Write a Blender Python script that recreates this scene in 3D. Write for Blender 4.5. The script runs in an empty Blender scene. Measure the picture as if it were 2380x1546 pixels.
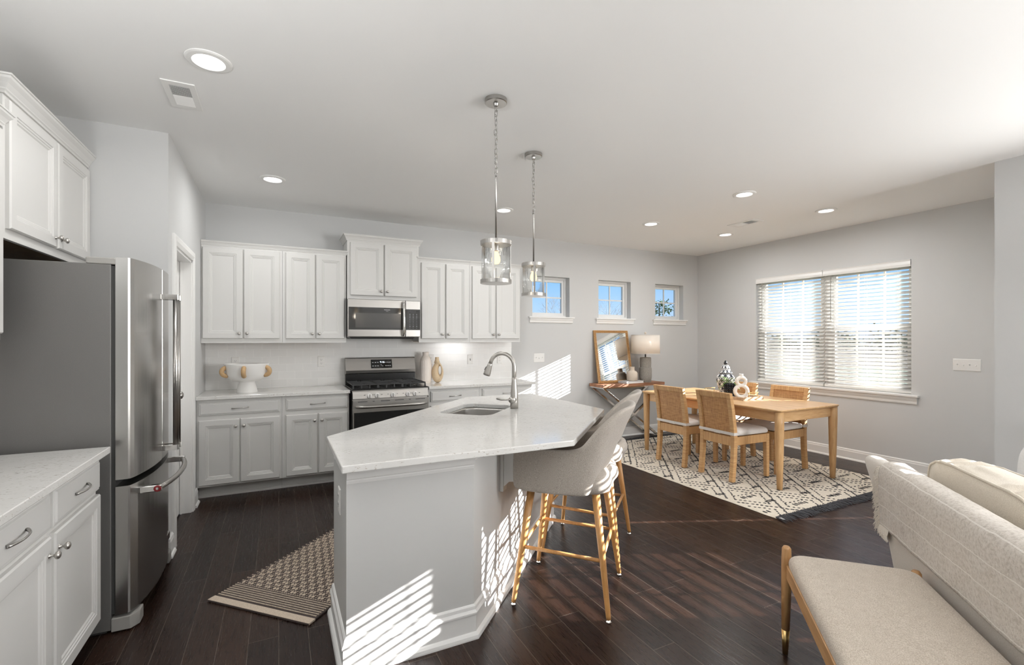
import bpy, bmesh, math, random
from math import pi, sin, cos, tan, atan2, sqrt, radians
from mathutils import Vector, Matrix, noise
from mathutils.geometry import tessellate_polygon

SC = bpy.context.scene
COL = SC.collection

# ------------------------------------------------------------------ camera
CAM_H, F_PX, YAW = 1.412, 1094.0, math.atan((1190 - 648) / 1094.0)
cam_d = bpy.data.cameras.new('camera')
cam_d.sensor_fit = 'HORIZONTAL'
cam_d.sensor_width = 36.0
cam_d.lens = F_PX / 2380 * 36.0
cam_d.shift_y = 16.0 / 2380
cam_d.clip_start, cam_d.clip_end = 0.05, 400
cam = bpy.data.objects.new('camera', cam_d)
cam.location = (0, 0, CAM_H)
cam.rotation_euler = (pi / 2, 0, -YAW)
COL.objects.link(cam)
SC.camera = cam

# ------------------------------------------------------------------ view and light
SC.view_settings.view_transform = 'Standard'
SC.view_settings.look = 'None'
SC.view_settings.gamma = 1
SC.view_settings.exposure = 0.17
SC.view_settings.use_curve_mapping = False
cy = SC.cycles
cy.max_bounces, cy.diffuse_bounces, cy.glossy_bounces = 12, 7, 5
cy.transmission_bounces, cy.transparent_max_bounces = 8, 24
cy.caustics_reflective = cy.caustics_refractive = False
cy.sample_clamp_indirect = 6.0
cy.use_denoising = True

SKY_STRENGTH, SUN_STRENGTH, DAYLIGHT_W, CAN_W, BULB_W = 1.00, 33.0, 70.0, 6.5, 1.6

world = bpy.data.worlds.new('sky'); SC.world = world
world.use_nodes = True
wn = world.node_tree.nodes; wl = world.node_tree.links; wn.clear()
wo = wn.new('ShaderNodeOutputWorld'); wb = wn.new('ShaderNodeBackground')
wt = wn.new('ShaderNodeTexCoord'); ws = wn.new('ShaderNodeSeparateXYZ'); wr = wn.new('ShaderNodeValToRGB')
wl.new(wt.outputs['Generated'], ws.inputs[0]); wl.new(ws.outputs['Z'], wr.inputs[0])
wl.new(wr.outputs[0], wb.inputs[0]); wl.new(wb.outputs[0], wo.inputs[0])
cr = wr.color_ramp
cr.elements[0].position = 0.0; cr.elements[0].color = (0.62, 0.80, 1.0, 1)
cr.elements[1].position = 0.5; cr.elements[1].color = (0.16, 0.38, 0.95, 1)
e = cr.elements.new(0.12); e.color = (0.30, 0.60, 1.0, 1)
wb.inputs[1].default_value = SKY_STRENGTH

SUN_DIR = Vector((-1.0, 0.433, -0.385)).normalized()
sun_d = bpy.data.lights.new('sun', 'SUN'); sun_d.energy = SUN_STRENGTH; sun_d.angle = radians(0.18)
sun_d.color = (1.0, 0.985, 0.965)
sun = bpy.data.objects.new('sun', sun_d); COL.objects.link(sun)
sun.rotation_euler = SUN_DIR.to_track_quat('-Z', 'Y').to_euler(); sun.location = (12, -4, 6)

def area_light(name, loc, target, sx, sy, watts, color=(1, 1, 1)):
    d = bpy.data.lights.new(name, 'AREA'); d.shape = 'RECTANGLE'; d.size, d.size_y = sx, sy
    d.energy = watts; d.color = color
    o = bpy.data.objects.new(name, d); COL.objects.link(o); o.location = loc
    o.rotation_euler = (Vector(target) - Vector(loc)).to_track_quat('-Z', 'Y').to_euler()
    return o
# added area lights standing in for window daylight; the far one has no window
area_light('daylight_sofa_window', (4.74, 0.60, 1.50), (-2.0, 1.6, 0.6), 1.2, 1.15, DAYLIGHT_W * .40, (1.0, 1.0, 0.995))
area_light('fill_far_wall', (4.74, -1.9, 1.55), (-1.0, 3.0, 1.5), 1.75, 1.3, DAYLIGHT_W * 3.0, (1.0, 1.0, 0.995))

# ------------------------------------------------------------------ helpers
class NT:
    """a small node-tree writer"""
    def __init__(s, name):
        s.m = bpy.data.materials.new(name); s.m.use_nodes = True
        s.t = s.m.node_tree; s.t.nodes.clear()
        s.out = s.n('ShaderNodeOutputMaterial'); s.b = s.n('ShaderNodeBsdfPrincipled')
        s.l(s.b.outputs[0], s.out.inputs[0])
    def n(s, kind, **kw):
        x = s.t.nodes.new(kind)
        for k, v in kw.items(): setattr(x, k, v)
        return x
    def l(s, a, b): s.t.links.new(a, b)
    def setv(s, node, **kw):
        for k, v in kw.items(): node.inputs[k.replace('_', ' ')].default_value = v
    def coord(s, scale=(1, 1, 1), rot=(0, 0, 0), kind='Object'):
        c = s.n('ShaderNodeTexCoord'); mp = s.n('ShaderNodeMapping')
        mp.inputs['Scale'].default_value = scale; mp.inputs['Rotation'].default_value = rot
        s.l(c.outputs[kind], mp.inputs[0]); return mp.outputs[0]
    def noise(s, vec, scale, detail=2.0, rough=0.5):
        x = s.n('ShaderNodeTexNoise'); s.l(vec, x.inputs['Vector'])
        x.inputs['Scale'].default_value = scale; x.inputs['Detail'].default_value = detail
        x.inputs['Roughness'].default_value = rough; return x.outputs[0]
    def ramp(s, fac, stops):
        r = s.n('ShaderNodeValToRGB'); s.l(fac, r.inputs[0]); e = r.color_ramp.elements
        while len(e) < len(stops): e.new(0.5)
        for q, (p, c) in zip(e, stops): q.position = p; q.color = (*c, 1) if len(c) == 3 else c
        return r.outputs[0]
    def mix(s, fac, a, b, mode='MIX'):
        x = s.n('ShaderNodeMix', data_type='RGBA', blend_type=mode)
        for sock, v in ((x.inputs[0], fac), (x.inputs[6], a), (x.inputs[7], b)):
            if hasattr(v, 'is_linked'): s.l(v, sock)
            elif isinstance(v, (int, float)): sock.default_value = v
            else: sock.default_value = (*v, 1)
        return x.outputs[2]
    def math(s, op, a, b=0.0):
        x = s.n('ShaderNodeMath', operation=op)
        for sock, v in ((x.inputs[0], a), (x.inputs[1], b)):
            if hasattr(v, 'is_linked'): s.l(v, sock)
            else: sock.default_value = v
        return x.outputs[0]
    def bump(s, h, strength=0.2, dist=0.01):
        x = s.n('ShaderNodeBump'); x.inputs['Strength'].default_value = strength
        x.inputs['Distance'].default_value = dist; s.l(h, x.inputs['Height'])
        s.l(x.outputs[0], s.b.inputs['Normal']); return x
    def base(s, c):
        if hasattr(c, 'is_linked'): s.l(c, s.b.inputs['Base Color'])
        else: s.b.inputs['Base Color'].default_value = (*c, 1)
    def pr(s, rough=0.5, metal=0.0, **kw):
        s.b.inputs['Roughness'].default_value = rough; s.b.inputs['Metallic'].default_value = metal
        for k, v in kw.items(): s.b.inputs[k.replace('_', ' ')].default_value = v
        return s.m

def plain(name, c, rough=0.5, metal=0.0, bscale=0, bstr=0.1, bdist=0.002, var=0.0, **kw):
    t = NT(name); v = t.coord()
    if var:
        a = tuple(max(0, x * (1 - var)) for x in c); b = tuple(min(1, x * (1 + var)) for x in c)
        t.base(t.ramp(t.noise(v, bscale or 20, 3), [(0.3, a), (0.7, b)]))
    else: t.base(c)
    if bscale: t.bump(t.noise(v, bscale, 3), bstr, bdist)
    return t.pr(rough, metal, **kw)

def wood(name, dark, mid, light, axis='x', scale=1.0, rough=0.42):
    t = NT(name)
    st = {'x': (1.2, 16, 16), 'y': (16, 1.2, 16), 'z': (16, 16, 1.2)}[axis]
    v = t.coord(tuple(q * scale for q in st))
    n1 = t.noise(v, 1.6, 6, 0.62)
    c = t.ramp(n1, [(0.28, dark), (0.5, mid), (0.74, light)])
    fine = t.noise(t.coord(tuple(q * scale * 5 for q in st)), 2.0, 3)
    t.base(t.mix(0.25, c, t.ramp(fine, [(0.35, dark), (0.6, light)])))
    t.bump(fine, 0.12, 0.002)
    return t.pr(rough)

def fabric(name, c1, c2, scale=420, rough=0.95, bstr=0.5, bdist=0.0015, big=0.0):
    t = NT(name); v = t.coord()
    n1 = t.noise(v, scale, 2)
    c = t.ramp(n1, [(0.36, c1), (0.64, c2)])
    if big: c = t.mix(big, c, t.ramp(t.noise(v, scale * 0.12, 3), [(0.3, c1), (0.7, c2)]))
    t.base(c); t.bump(n1, bstr, bdist)
    return t.pr(rough, 0.0, Specular_IOR_Level=0.15, Sheen_Weight=0.25)

def rattan(name, axis):
    """thin peel wound round a core: fine bands across the length"""
    t = NT(name)
    i = 'xyz'.index(axis)
    sx = t.n('ShaderNodeSeparateXYZ'); t.l(t.coord(), sx.inputs[0])
    k = t.math('MULTIPLY', sx.outputs[i], 165.0)
    sc = [3.0, 3.0, 3.0]; sc[i] = 60.0
    nz = t.noise(t.coord(tuple(sc)), 1.6, 2)
    k2 = t.math('ADD', k, t.math('MULTIPLY', nz, 0.7))
    band = t.math('SINE', t.math('MULTIPLY', k2, 2 * pi))
    c = t.ramp(nz, [(0.30, (0.46, 0.25, 0.10)), (0.5, (0.57, 0.33, 0.14)), (0.72, (0.67, 0.43, 0.20))])
    dark = t.math('MULTIPLY', t.math('LESS_THAN', band, -0.80), 0.55)
    t.base(t.mix(dark, c, (0.22, 0.10, 0.035)))
    t.bump(band, 0.25, 0.0015)
    return t.pr(0.5)

def cane(name):
    t = NT(name); v = t.coord()
    sx = t.n('ShaderNodeSeparateXYZ'); t.l(v, sx.inputs[0])
    a = t.math('SINE', t.math('MULTIPLY', sx.outputs[1], 900.0))
    b = t.math('SINE', t.math('MULTIPLY', sx.outputs[2], 1250.0))
    n1 = t.noise(t.coord((6, 90, 6)), 2.2, 3); n2 = t.noise(t.coord((6, 6, 90)), 2.2, 3)
    c = t.ramp(t.math('MULTIPLY', t.math('ADD', n1, n2), 0.5),
               [(0.36, (0.30, 0.135, 0.045)), (0.5, (0.47, 0.24, 0.09)), (0.66, (0.62, 0.37, 0.16))])
    w = t.math('MULTIPLY', t.math('ADD', t.math('MULTIPLY', a, b), 1.0), 0.5)
    t.base(t.mix(t.math('MULTIPLY', w, 0.25), c, (0.24, 0.11, 0.04)))
    t.bump(w, 0.35, 0.001)
    return t.pr(0.48)

def glass_pane(name, tint=(1, 1, 1), gloss=0.07):
    t = NT(name); t.t.nodes.remove(t.b)
    tr = t.n('ShaderNodeBsdfTransparent'); tr.inputs[0].default_value = (*tint, 1)
    gl = t.n('ShaderNodeBsdfGlossy'); gl.inputs['Roughness'].default_value = 0.02
    mx = t.n('ShaderNodeMixShader'); fr = t.n('ShaderNodeLayerWeight'); fr.inputs[0].default_value = 0.25
    t.l(t.math('ADD', t.math('MULTIPLY', fr.outputs[0], 0.6), gloss * 0.4), mx.inputs[0])
    t.l(tr.outputs[0], mx.inputs[1]); t.l(gl.outputs[0], mx.inputs[2]); t.l(mx.outputs[0], t.out.inputs[0])
    return t.m

def ripple_glass(name):
    """seeded drinking-glass with vertical ripples"""
    t = NT(name); t.t.nodes.remove(t.b)
    h = t.noise(t.coord((70, 70, 14)), 1.0, 2)
    bp = t.n('ShaderNodeBump'); bp.inputs['Strength'].default_value = 0.9; bp.inputs['Distance'].default_value = 0.004
    t.l(h, bp.inputs['Height'])
    tr = t.n('ShaderNodeBsdfTransparent'); tr.inputs[0].default_value = (0.97, 0.98, 0.98, 1)
    gl = t.n('ShaderNodeBsdfGlossy'); gl.inputs['Roughness'].default_value = 0.03
    fr = t.n('ShaderNodeLayerWeight'); fr.inputs[0].default_value = 0.32
    for q in (gl, fr): t.l(bp.outputs[0], q.inputs['Normal'])
    m2 = t.n('ShaderNodeMixShader'); t.l(t.math('MULTIPLY', fr.outputs[0], 0.6), m2.inputs[0])
    t.l(tr.outputs[0], m2.inputs[1]); t.l(gl.outputs[0], m2.inputs[2]); t.l(m2.outputs[0], t.out.inputs[0])
    return t.m

def glow(name, c, s):
    t = NT(name); t.t.nodes.remove(t.b)
    e = t.n('ShaderNodeEmission'); e.inputs[0].default_value = (*c, 1); e.inputs[1].default_value = s
    t.l(e.outputs[0], t.out.inputs[0]); return t.m

def brushed(name, c, rough=0.3, axis='z', amount=0.06):
    t = NT(name)
    st = {'x': (1, 220, 220), 'y': (220, 1, 220), 'z': (220, 220, 1)}[axis]
    n1 = t.noise(t.coord(st), 1.0, 2)
    a = tuple(q * (1 - amount) for q in c); b = tuple(min(1, q * (1 + amount)) for q in c)
    t.base(t.ramp(n1, [(0.3, a), (0.7, b)]))
    t.l(t.ramp(n1, [(0.3, (rough * 0.95,) * 3), (0.7, (rough * 1.06,) * 3)]), t.b.inputs['Roughness'])
    t.b.inputs['Metallic'].default_value = 1.0
    return t.m

def rotz(a): return Matrix.Rotation(a, 4, 'Z')
def TR(x, y, z): return Matrix.Translation((x, y, z))

class MB:
    """collects shapes, then links them as one mesh object"""
    def __init__(s): s.bm = bmesh.new(); s.mi = 0; s.sm = False; s.M = Matrix.Identity(4)
    def v(s, p): return s.bm.verts.new(s.M @ Vector(p))
    def f(s, vs):
        try: q = s.bm.faces.new(vs)
        except ValueError: return
        q.material_index = s.mi; q.smooth = s.sm
    def poly(s, pts): s.f([s.v(p) for p in pts]); return s
    def box(s, x0, x1, y0, y1, z0, z1):
        P = [s.v(p) for p in ((x0, y0, z0), (x1, y0, z0), (x1, y1, z0), (x0, y1, z0),
                              (x0, y0, z1), (x1, y0, z1), (x1, y1, z1), (x0, y1, z1))]
        for q in ((3, 2, 1, 0), (4, 5, 6, 7), (0, 1, 5, 4), (1, 2, 6, 5), (2, 3, 7, 6), (3, 0, 4, 7)):
            s.f([P[i] for i in q])
        return s
    def loft(s, rings, closed=True, cap0=True, cap1=True, loop=False):
        R = [[s.v(p) for p in r] for r in rings]
        n = len(R[0]); m = len(R)
        for i in range(m if loop else m - 1):
            a, b = R[i], R[(i + 1) % m]
            for j in range(n if closed else n - 1):
                k = (j + 1) % n; s.f([a[j], a[k], b[k], b[j]])
        if not loop and closed:
            if cap0: s.f(R[0][::-1])
            if cap1: s.f(R[-1])
        return s
    def prism(s, pts, z0, z1, holes=()):
        loops = [list(pts)] + [list(h) for h in holes]
        flat = [p for l in loops for p in l]
        bot = [s.v((p[0], p[1], z0)) for p in flat]; top = [s.v((p[0], p[1], z1)) for p in flat]
        for t in tessellate_polygon([[Vector((p[0], p[1], 0)) for p in l] for l in loops]):
            s.f([top[i] for i in t]); s.f([bot[i] for i in reversed(t)])
        o = 0
        for l in loops:
            n = len(l)
            for i in range(n):
                a, b = o + i, o + (i + 1) % n; s.f([bot[a], bot[b], top[b], top[a]])
            o += n
        return s
    def lathe(s, prof, seg=24, at=(0, 0, 0), axis='z'):
        rings = []
        for r, z in prof:
            ring = []
            for k in range(seg):
                a = 2 * pi * k / seg; x, y = max(r, 1e-4) * cos(a), max(r, 1e-4) * sin(a)
                p = {'z': (x, y, z), 'y': (x, -z, y), 'x': (z, x, y), '-x': (-z, -x, y)}[axis]
                ring.append((p[0] + at[0], p[1] + at[1], p[2] + at[2]))
            rings.append(ring)
        return s.loft(rings)
    def tube(s, pts, r, seg=10, loop=False, flat=1.0):
        P = [Vector(p) for p in pts]; n = len(P)
        rr = r if isinstance(r, (list, tuple)) else [r] * n
        rings = []; up = None
        for i in range(n):
            if loop: d = P[(i + 1) % n] - P[i - 1]
            else: d = P[min(i + 1, n - 1)] - P[max(i - 1, 0)]
            d.normalize()
            if up is None:
                up = Vector((0, 0, 1)) if abs(d.z) < 0.9 else Vector((1, 0, 0))
            u = d.cross(up)
            if u.length < 1e-5: u = d.cross(Vector((0.3, 0.8, 0.2)))
            u.normalize(); w = u.cross(d).normalized(); up = w
            rings.append([P[i] + (u * cos(2 * pi * k / seg) * rr[i] + w * sin(2 * pi * k / seg) * rr[i] * flat) for k in range(seg)])
        return s.loft(rings, loop=loop)
    def bar(s, p, q, w, h, up=(0, 0, 1), w2=None, h2=None):
        p, q = Vector(p), Vector(q); d = (q - p).normalized(); up = Vector(up)
        if abs(d.dot(up)) > 0.99: up = Vector((0, 1, 0))
        u = d.cross(up).normalized(); v = u.cross(d)
        w2 = w if w2 is None else w2; h2 = h if h2 is None else h2
        ring = lambda c, a, b: [c + u * a / 2 * i + v * b / 2 * j for i, j in ((-1, -1), (1, -1), (1, 1), (-1, 1))]
        return s.loft([ring(p, w, h), ring(q, w2, h2)])
    def grid(s, fn, nu, nv, closed_u=False):
        V = [[s.v(fn(i / (nu if closed_u else nu - 1), j / (nv - 1))) for j in range(nv)] for i in range(nu)]
        for i in range(nu if closed_u else nu - 1):
            for j in range(nv - 1):
                a, b = V[i], V[(i + 1) % nu]; s.f([a[j], b[j], b[j + 1], a[j + 1]])
        return s
    def sweep(s, path, prof, closed=False, cap=True):
        """a moulding: path of plan points (left side = outside), profile of (out, z)"""
        n = len(path); rings = []
        P = [Vector((p[0], p[1])) for p in path]
        for i in range(n):
            if closed: d0, d1 = P[i] - P[i - 1], P[(i + 1) % n] - P[i]
            else:
                d0 = P[i] - P[i - 1] if i else P[1] - P[0]
                d1 = P[i + 1] - P[i] if i < n - 1 else P[-1] - P[-2]
            d0.normalize(); d1.normalize()
            n0, n1 = Vector((-d0.y, d0.x)), Vector((-d1.y, d1.x))
            m = (n0 + n1).normalized(); k = 1.0 / max(0.3, m.dot(n0))
            rings.append([(P[i].x + m.x * k * o, P[i].y + m.y * k * o, z) for o, z in prof])
        return s.loft(rings, loop=closed, cap0=cap, cap1=cap)
    def build(s, name, mats, parent=None, bevel=0.0, sub=0, smooth=None, solid=0.0, seg=2, loc=None, angle=35):
        bm = s.bm
        bmesh.ops.remove_doubles(bm, verts=bm.verts, dist=1e-6)
        bmesh.ops.recalc_face_normals(bm, faces=bm.faces)
        me = bpy.data.meshes.new(name); bm.to_mesh(me); bm.free()
        for m in (mats if isinstance(mats, (list, tuple)) else [mats]): me.materials.append(m)
        o = bpy.data.objects.new(name, me); COL.objects.link(o)
        if parent: o.parent = parent
        if loc: o.location = loc
        if smooth is not None:
            for p in me.polygons: p.use_smooth = smooth
        if solid:
            md = o.modifiers.new('solid', 'SOLIDIFY'); md.thickness = solid; md.offset = 0
        if bevel:
            md = o.modifiers.new('bevel', 'BEVEL'); md.width = bevel; md.segments = seg
            md.limit_method = 'ANGLE'; md.angle_limit = radians(angle); md.harden_normals = False
        if sub:
            md = o.modifiers.new('sub', 'SUBSURF'); md.levels = md.render_levels = sub
        return o

def tag(o, label, cat, group=None, kind=None):
    if label: o['label'] = label
    if cat: o['category'] = cat
    if group: o['group'] = group
    if kind: o['kind'] = kind
    return o

def thing(name, label, cat, loc=(0, 0, 0), rz=0.0, group=None, kind=None):
    o = bpy.data.objects.new(name, None); COL.objects.link(o)
    o.empty_display_size = 0.1; o.location = loc; o.rotation_euler = (0, 0, rz)
    return tag(o, label, cat, group, kind)

def struct(o): o['kind'] = 'structure'; return o

def dup(root, loc, rz, label, group=None):
    r = root.copy(); COL.objects.link(r); r.location = loc; r.rotation_euler = (0, 0, rz); r['label'] = label
    if group: r['group'] = group
    for ch in list(root.children):
        c = ch.copy(); COL.objects.link(c); c.parent = r
        for g in list(ch.children):
            d = g.copy(); COL.objects.link(d); d.parent = c
    return r

def rrect(x0, x1, y0, y1, r, n=5):
    out = []
    for cx, cy, a0 in ((x1 - r, y1 - r, 0), (x0 + r, y1 - r, 90), (x0 + r, y0 + r, 180), (x1 - r, y0 + r, 270)):
        for k in range(n + 1):
            a = radians(a0 + 90 * k / n); out.append((cx + r * cos(a), cy + r * sin(a)))
    return out

def arc(cx, cz, r, a0, a1, n):
    return [(cx + r * cos(radians(a0 + (a1 - a0) * k / n)), cz + r * sin(radians(a0 + (a1 - a0) * k / n))) for k in range(n + 1)]

def text_part(name, s, size, mat, parent, M, extrude=0.0004, align='CENTER'):
    cu = bpy.data.curves.new(name, 'FONT'); cu.body = s; cu.size = size; cu.extrude = extrude
    cu.align_x = align; cu.align_y = 'CENTER'
    tmp = bpy.data.objects.new(name + '_t', cu); COL.objects.link(tmp)
    dg = bpy.context.evaluated_depsgraph_get(); me = bpy.data.meshes.new_from_object(tmp.evaluated_get(dg))
    bpy.data.objects.remove(tmp)
    me.transform(M); me.materials.append(mat)
    o = bpy.data.objects.new(name, me); COL.objects.link(o); o.parent = parent
    return o

# ------------------------------------------------------------------ materials
M = {}
M['wall'] = plain('greige_wall_paint', (0.60, 0.603, 0.60), 0.85, bscale=260, bstr=0.06, bdist=0.001)
M['ceil'] = plain('white_ceiling_paint', (0.88, 0.88, 0.875), 0.9, bscale=180, bstr=0.06, bdist=0.001)
M['trim'] = plain('white_semigloss_trim', (0.82, 0.815, 0.80), 0.35, bscale=60, bstr=0.02)
M['cab'] = plain('pale_grey_cabinet_paint', (0.67, 0.663, 0.645), 0.42, bscale=300, bstr=0.03, bdist=0.0008)
M['cabin'] = plain('cabinet_underside_maple', (0.30, 0.20, 0.12), 0.5, bscale=30, var=0.15)
M['panel'] = plain('island_panel_paint', (0.60, 0.597, 0.585), 0.45, bscale=240, bstr=0.05, bdist=0.001)
M['nickel'] = plain('brushed_nickel', (0.45, 0.435, 0.415), 0.28, 1.0)
M['satin'] = plain('satin_nickel', (0.55, 0.53, 0.50), 0.36, 1.0)
M['steel'] = brushed('stainless_steel', (0.44, 0.425, 0.405), 0.30, 'x', 0.03)
M['steelv'] = plain('stainless_steel_door', (0.47, 0.46, 0.445), 0.27, 1.0)
M['chrome'] = plain('polished_chrome', (0.78, 0.77, 0.75), 0.08, 1.0)
M['fridge_side'] = plain('grey_textured_side', (0.155, 0.15, 0.143), 0.42, 0.25, bscale=420, bstr=0.25, bdist=0.001, var=0.08)
M['grey_plastic'] = plain('grey_plastic', (0.33, 0.32, 0.30), 0.5)
M['black'] = plain('black_enamel', (0.012, 0.012, 0.012), 0.2)
M['castiron'] = plain('black_cast_iron', (0.02, 0.02, 0.02), 0.5, bscale=160, bstr=0.2)
M['darkglass'] = plain('black_oven_glass', (0.008, 0.008, 0.008), 0.05, Specular_IOR_Level=0.6)
M['mwglass'] = plain('dark_microwave_glass', (0.028, 0.027, 0.025), 0.06, Specular_IOR_Level=0.75)
M['gasket'] = plain('dark_rubber_gasket', (0.04, 0.04, 0.038), 0.7)
M['white_plastic'] = plain('white_plastic_plate', (0.80, 0.79, 0.77), 0.35)
M['slot'] = plain('dark_slot', (0.05, 0.05, 0.05), 0.6)
M['led'] = glow('led_disc', (1.0, 0.985, 0.96), 7.0)
M['bulb'] = glow('warm_bulb', (1.0, 0.70, 0.38), 1.9)
M['digit'] = glow('display_digits', (0.85, 0.92, 1.0), 1.6)
M['icon'] = plain('pale_icon_print', (0.55, 0.56, 0.58), 0.5)
M['glass'] = glass_pane('window_glass')
M['ripple'] = ripple_glass('rippled_glass')
M['mirror'] = plain('mirror_silver', (0.93, 0.94, 0.94), 0.01, 1.0)
M['vinyl'] = plain('white_vinyl_sash', (0.80, 0.80, 0.79), 0.35)
M['ceramic'] = plain('white_ceramic', (0.82, 0.81, 0.79), 0.28)
M['matte_white'] = plain('matte_white_ceramic', (0.80, 0.775, 0.73), 0.65, bscale=90, bstr=0.06)
M['beige_clay'] = plain('beige_clay', (0.66, 0.51, 0.335), 0.7, bscale=120, bstr=0.15, var=0.08)
M['ribbed'] = plain('blush_white_ceramic', (0.80, 0.73, 0.67), 0.5)
M['greyclay'] = plain('grey_ribbed_stoneware', (0.30, 0.285, 0.26), 0.6, bscale=60, bstr=0.2, var=0.12)
M['sandclay'] = plain('sand_stoneware', (0.62, 0.54, 0.45), 0.75, bscale=220, bstr=0.3, var=0.1)
M['rope'] = plain('wound_rattan_rope', (0.50, 0.33, 0.17), 0.6, bscale=300, bstr=0.5, var=0.2)
M['blackglaze'] = plain('black_glaze', (0.012, 0.013, 0.016), 0.12)
M['leaf'] = plain('fern_green', (0.16, 0.27, 0.07), 0.6, bscale=60, var=0.3)
M['leaf2'] = plain('dusty_sprig_green', (0.27, 0.31, 0.16), 0.7, bscale=60, var=0.3)
M['brass'] = plain('aged_brass', (0.62, 0.43, 0.18), 0.3, 1.0)
M['oak'] = wood('pale_oak', (0.42, 0.23, 0.095), (0.60, 0.37, 0.175), (0.72, 0.48, 0.26), 'y', 1.0)
M['oakx'] = wood('pale_oak_rail', (0.40, 0.215, 0.085), (0.56, 0.335, 0.15), (0.68, 0.45, 0.24), 'x', 1.0)
M['oakz'] = wood('pale_oak_leg', (0.40, 0.22, 0.09), (0.57, 0.345, 0.155), (0.68, 0.45, 0.24), 'z', 1.0)
M['stoolwood'] = wood('honey_beech_leg', (0.36, 0.165, 0.05), (0.50, 0.255, 0.085), (0.60, 0.33, 0.13), 'z', 1.2, 0.35)
M['walnut'] = wood('bench_ash', (0.30, 0.145, 0.05), (0.46, 0.25, 0.10), (0.58, 0.36, 0.17), 'z', 1.2, 0.38)
M['walnutx'] = wood('bench_ash_rail', (0.30, 0.145, 0.05), (0.46, 0.25, 0.10), (0.58, 0.36, 0.17), 'x', 1.2, 0.38)
M['reclaimed'] = wood('reclaimed_top', (0.13, 0.052, 0.026), (0.30, 0.13, 0.065), (0.45, 0.23, 0.12), 'x', 0.8, 0.55)
M['traywood'] = wood('grey_oak_tray', (0.34, 0.22, 0.13), (0.47, 0.33, 0.22), (0.57, 0.43, 0.30), 'x', 2.0)
M['framewood'] = plain('gilt_bead_frame', (0.50, 0.29, 0.12), 0.45, bscale=60, var=0.2)
M['stoolcloth'] = fabric('taupe_woven_upholstery', (0.30, 0.262, 0.225), (0.54, 0.49, 0.435), 520, bstr=0.5)
M['sofacloth'] = fabric('oatmeal_sofa_linen', (0.55, 0.505, 0.445), (0.66, 0.615, 0.555), 480)
M['cushcloth'] = fabric('cream_cushion_linen', (0.56, 0.495, 0.405), (0.69, 0.625, 0.53), 380)
M['pillow'] = fabric('white_pillow_cotton', (0.74, 0.74, 0.74), (0.84, 0.84, 0.84), 380)
M['benchcloth'] = fabric('beige_bench_boucle', (0.40, 0.335, 0.265), (0.66, 0.59, 0.505), 330, bstr=0.8, bdist=0.002, big=0.2)
M['seatpad'] = fabric('warm_white_seat_linen', (0.66, 0.62, 0.58), (0.76, 0.73, 0.70), 450)
M['shade'] = None
M['slat'] = None
def translucent(name, c, amt, rough=0.7):
    t = NT(name); t.base(c); t.b.inputs['Roughness'].default_value = rough
    tl = t.n('ShaderNodeBsdfTranslucent'); tl.inputs[0].default_value = (*c, 1)
    mx = t.n('ShaderNodeMixShader'); mx.inputs[0].default_value = amt
    t.bump(t.noise(t.coord(), 500, 2), 0.1, 0.0005)
    t.l(t.b.outputs[0], mx.inputs[1]); t.l(tl.outputs[0], mx.inputs[2]); t.l(mx.outputs[0], t.out.inputs[0])
    return t.m
M['shade'] = translucent('linen_lampshade', (0.86, 0.83, 0.79), 0.40, 0.9)
M['slat'] = translucent('white_blind_slat', (0.90, 0.89, 0.86), 0.26, 0.5)

def quartz():
    t = NT('white_flecked_quartz'); v = t.coord()
    n1 = t.noise(v, 14, 5); base = t.ramp(n1, [(0.3, (0.70, 0.69, 0.665)), (0.7, (0.745, 0.737, 0.715))])
    st = t.coord((55, 160, 160), (0, 0, 0.5))
    n2 = t.noise(st, 1.0, 4, 0.65); n4 = t.noise(v, 7, 3)
    fl = t.ramp(t.math('ADD', n2, t.math('MULTIPLY', n4, .22)), [(0.725, (0, 0, 0)), (0.765, (.8, .8, .8))])
    n3 = t.noise(v, 300, 2); sp = t.ramp(n3, [(0.70, (0, 0, 0)), (0.76, (0.4, 0.4, 0.4))])
    c = t.mix(fl, base, (0.34, 0.29, 0.24)); t.base(t.mix(sp, c, (0.48, 0.44, 0.39)))
    return t.pr(0.11)
M['quartz'] = quartz()

def subway():
    t = NT('white_subway_tile')
    c = t.n('ShaderNodeTexCoord'); sp = t.n('ShaderNodeSeparateXYZ'); cb = t.n('ShaderNodeCombineXYZ')
    t.l(c.outputs['Object'], sp.inputs[0]); t.l(sp.outputs[0], cb.inputs[0]); t.l(sp.outputs[2], cb.inputs[1])
    br = t.n('ShaderNodeTexBrick'); t.l(cb.outputs[0], br.inputs['Vector'])
    br.inputs['Color1'].default_value = (0.78, 0.775, 0.76, 1); br.inputs['Color2'].default_value = (0.81, 0.805, 0.79, 1)
    br.inputs['Mortar'].default_value = (0.90, 0.895, 0.88, 1)
    for k, q in (('Scale', 1.0), ('Mortar Size', 0.0016), ('Mortar Smooth', 0.1), ('Brick Width', 0.1524), ('Row Height', 0.0770)):
        br.inputs[k].default_value = q
    t.base(br.outputs[0]); t.bump(t.math('SUBTRACT', 1.0, br.outputs['Fac']), 0.35, 0.002)
    return t.pr(0.17)
M['tile'] = subway()

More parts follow.
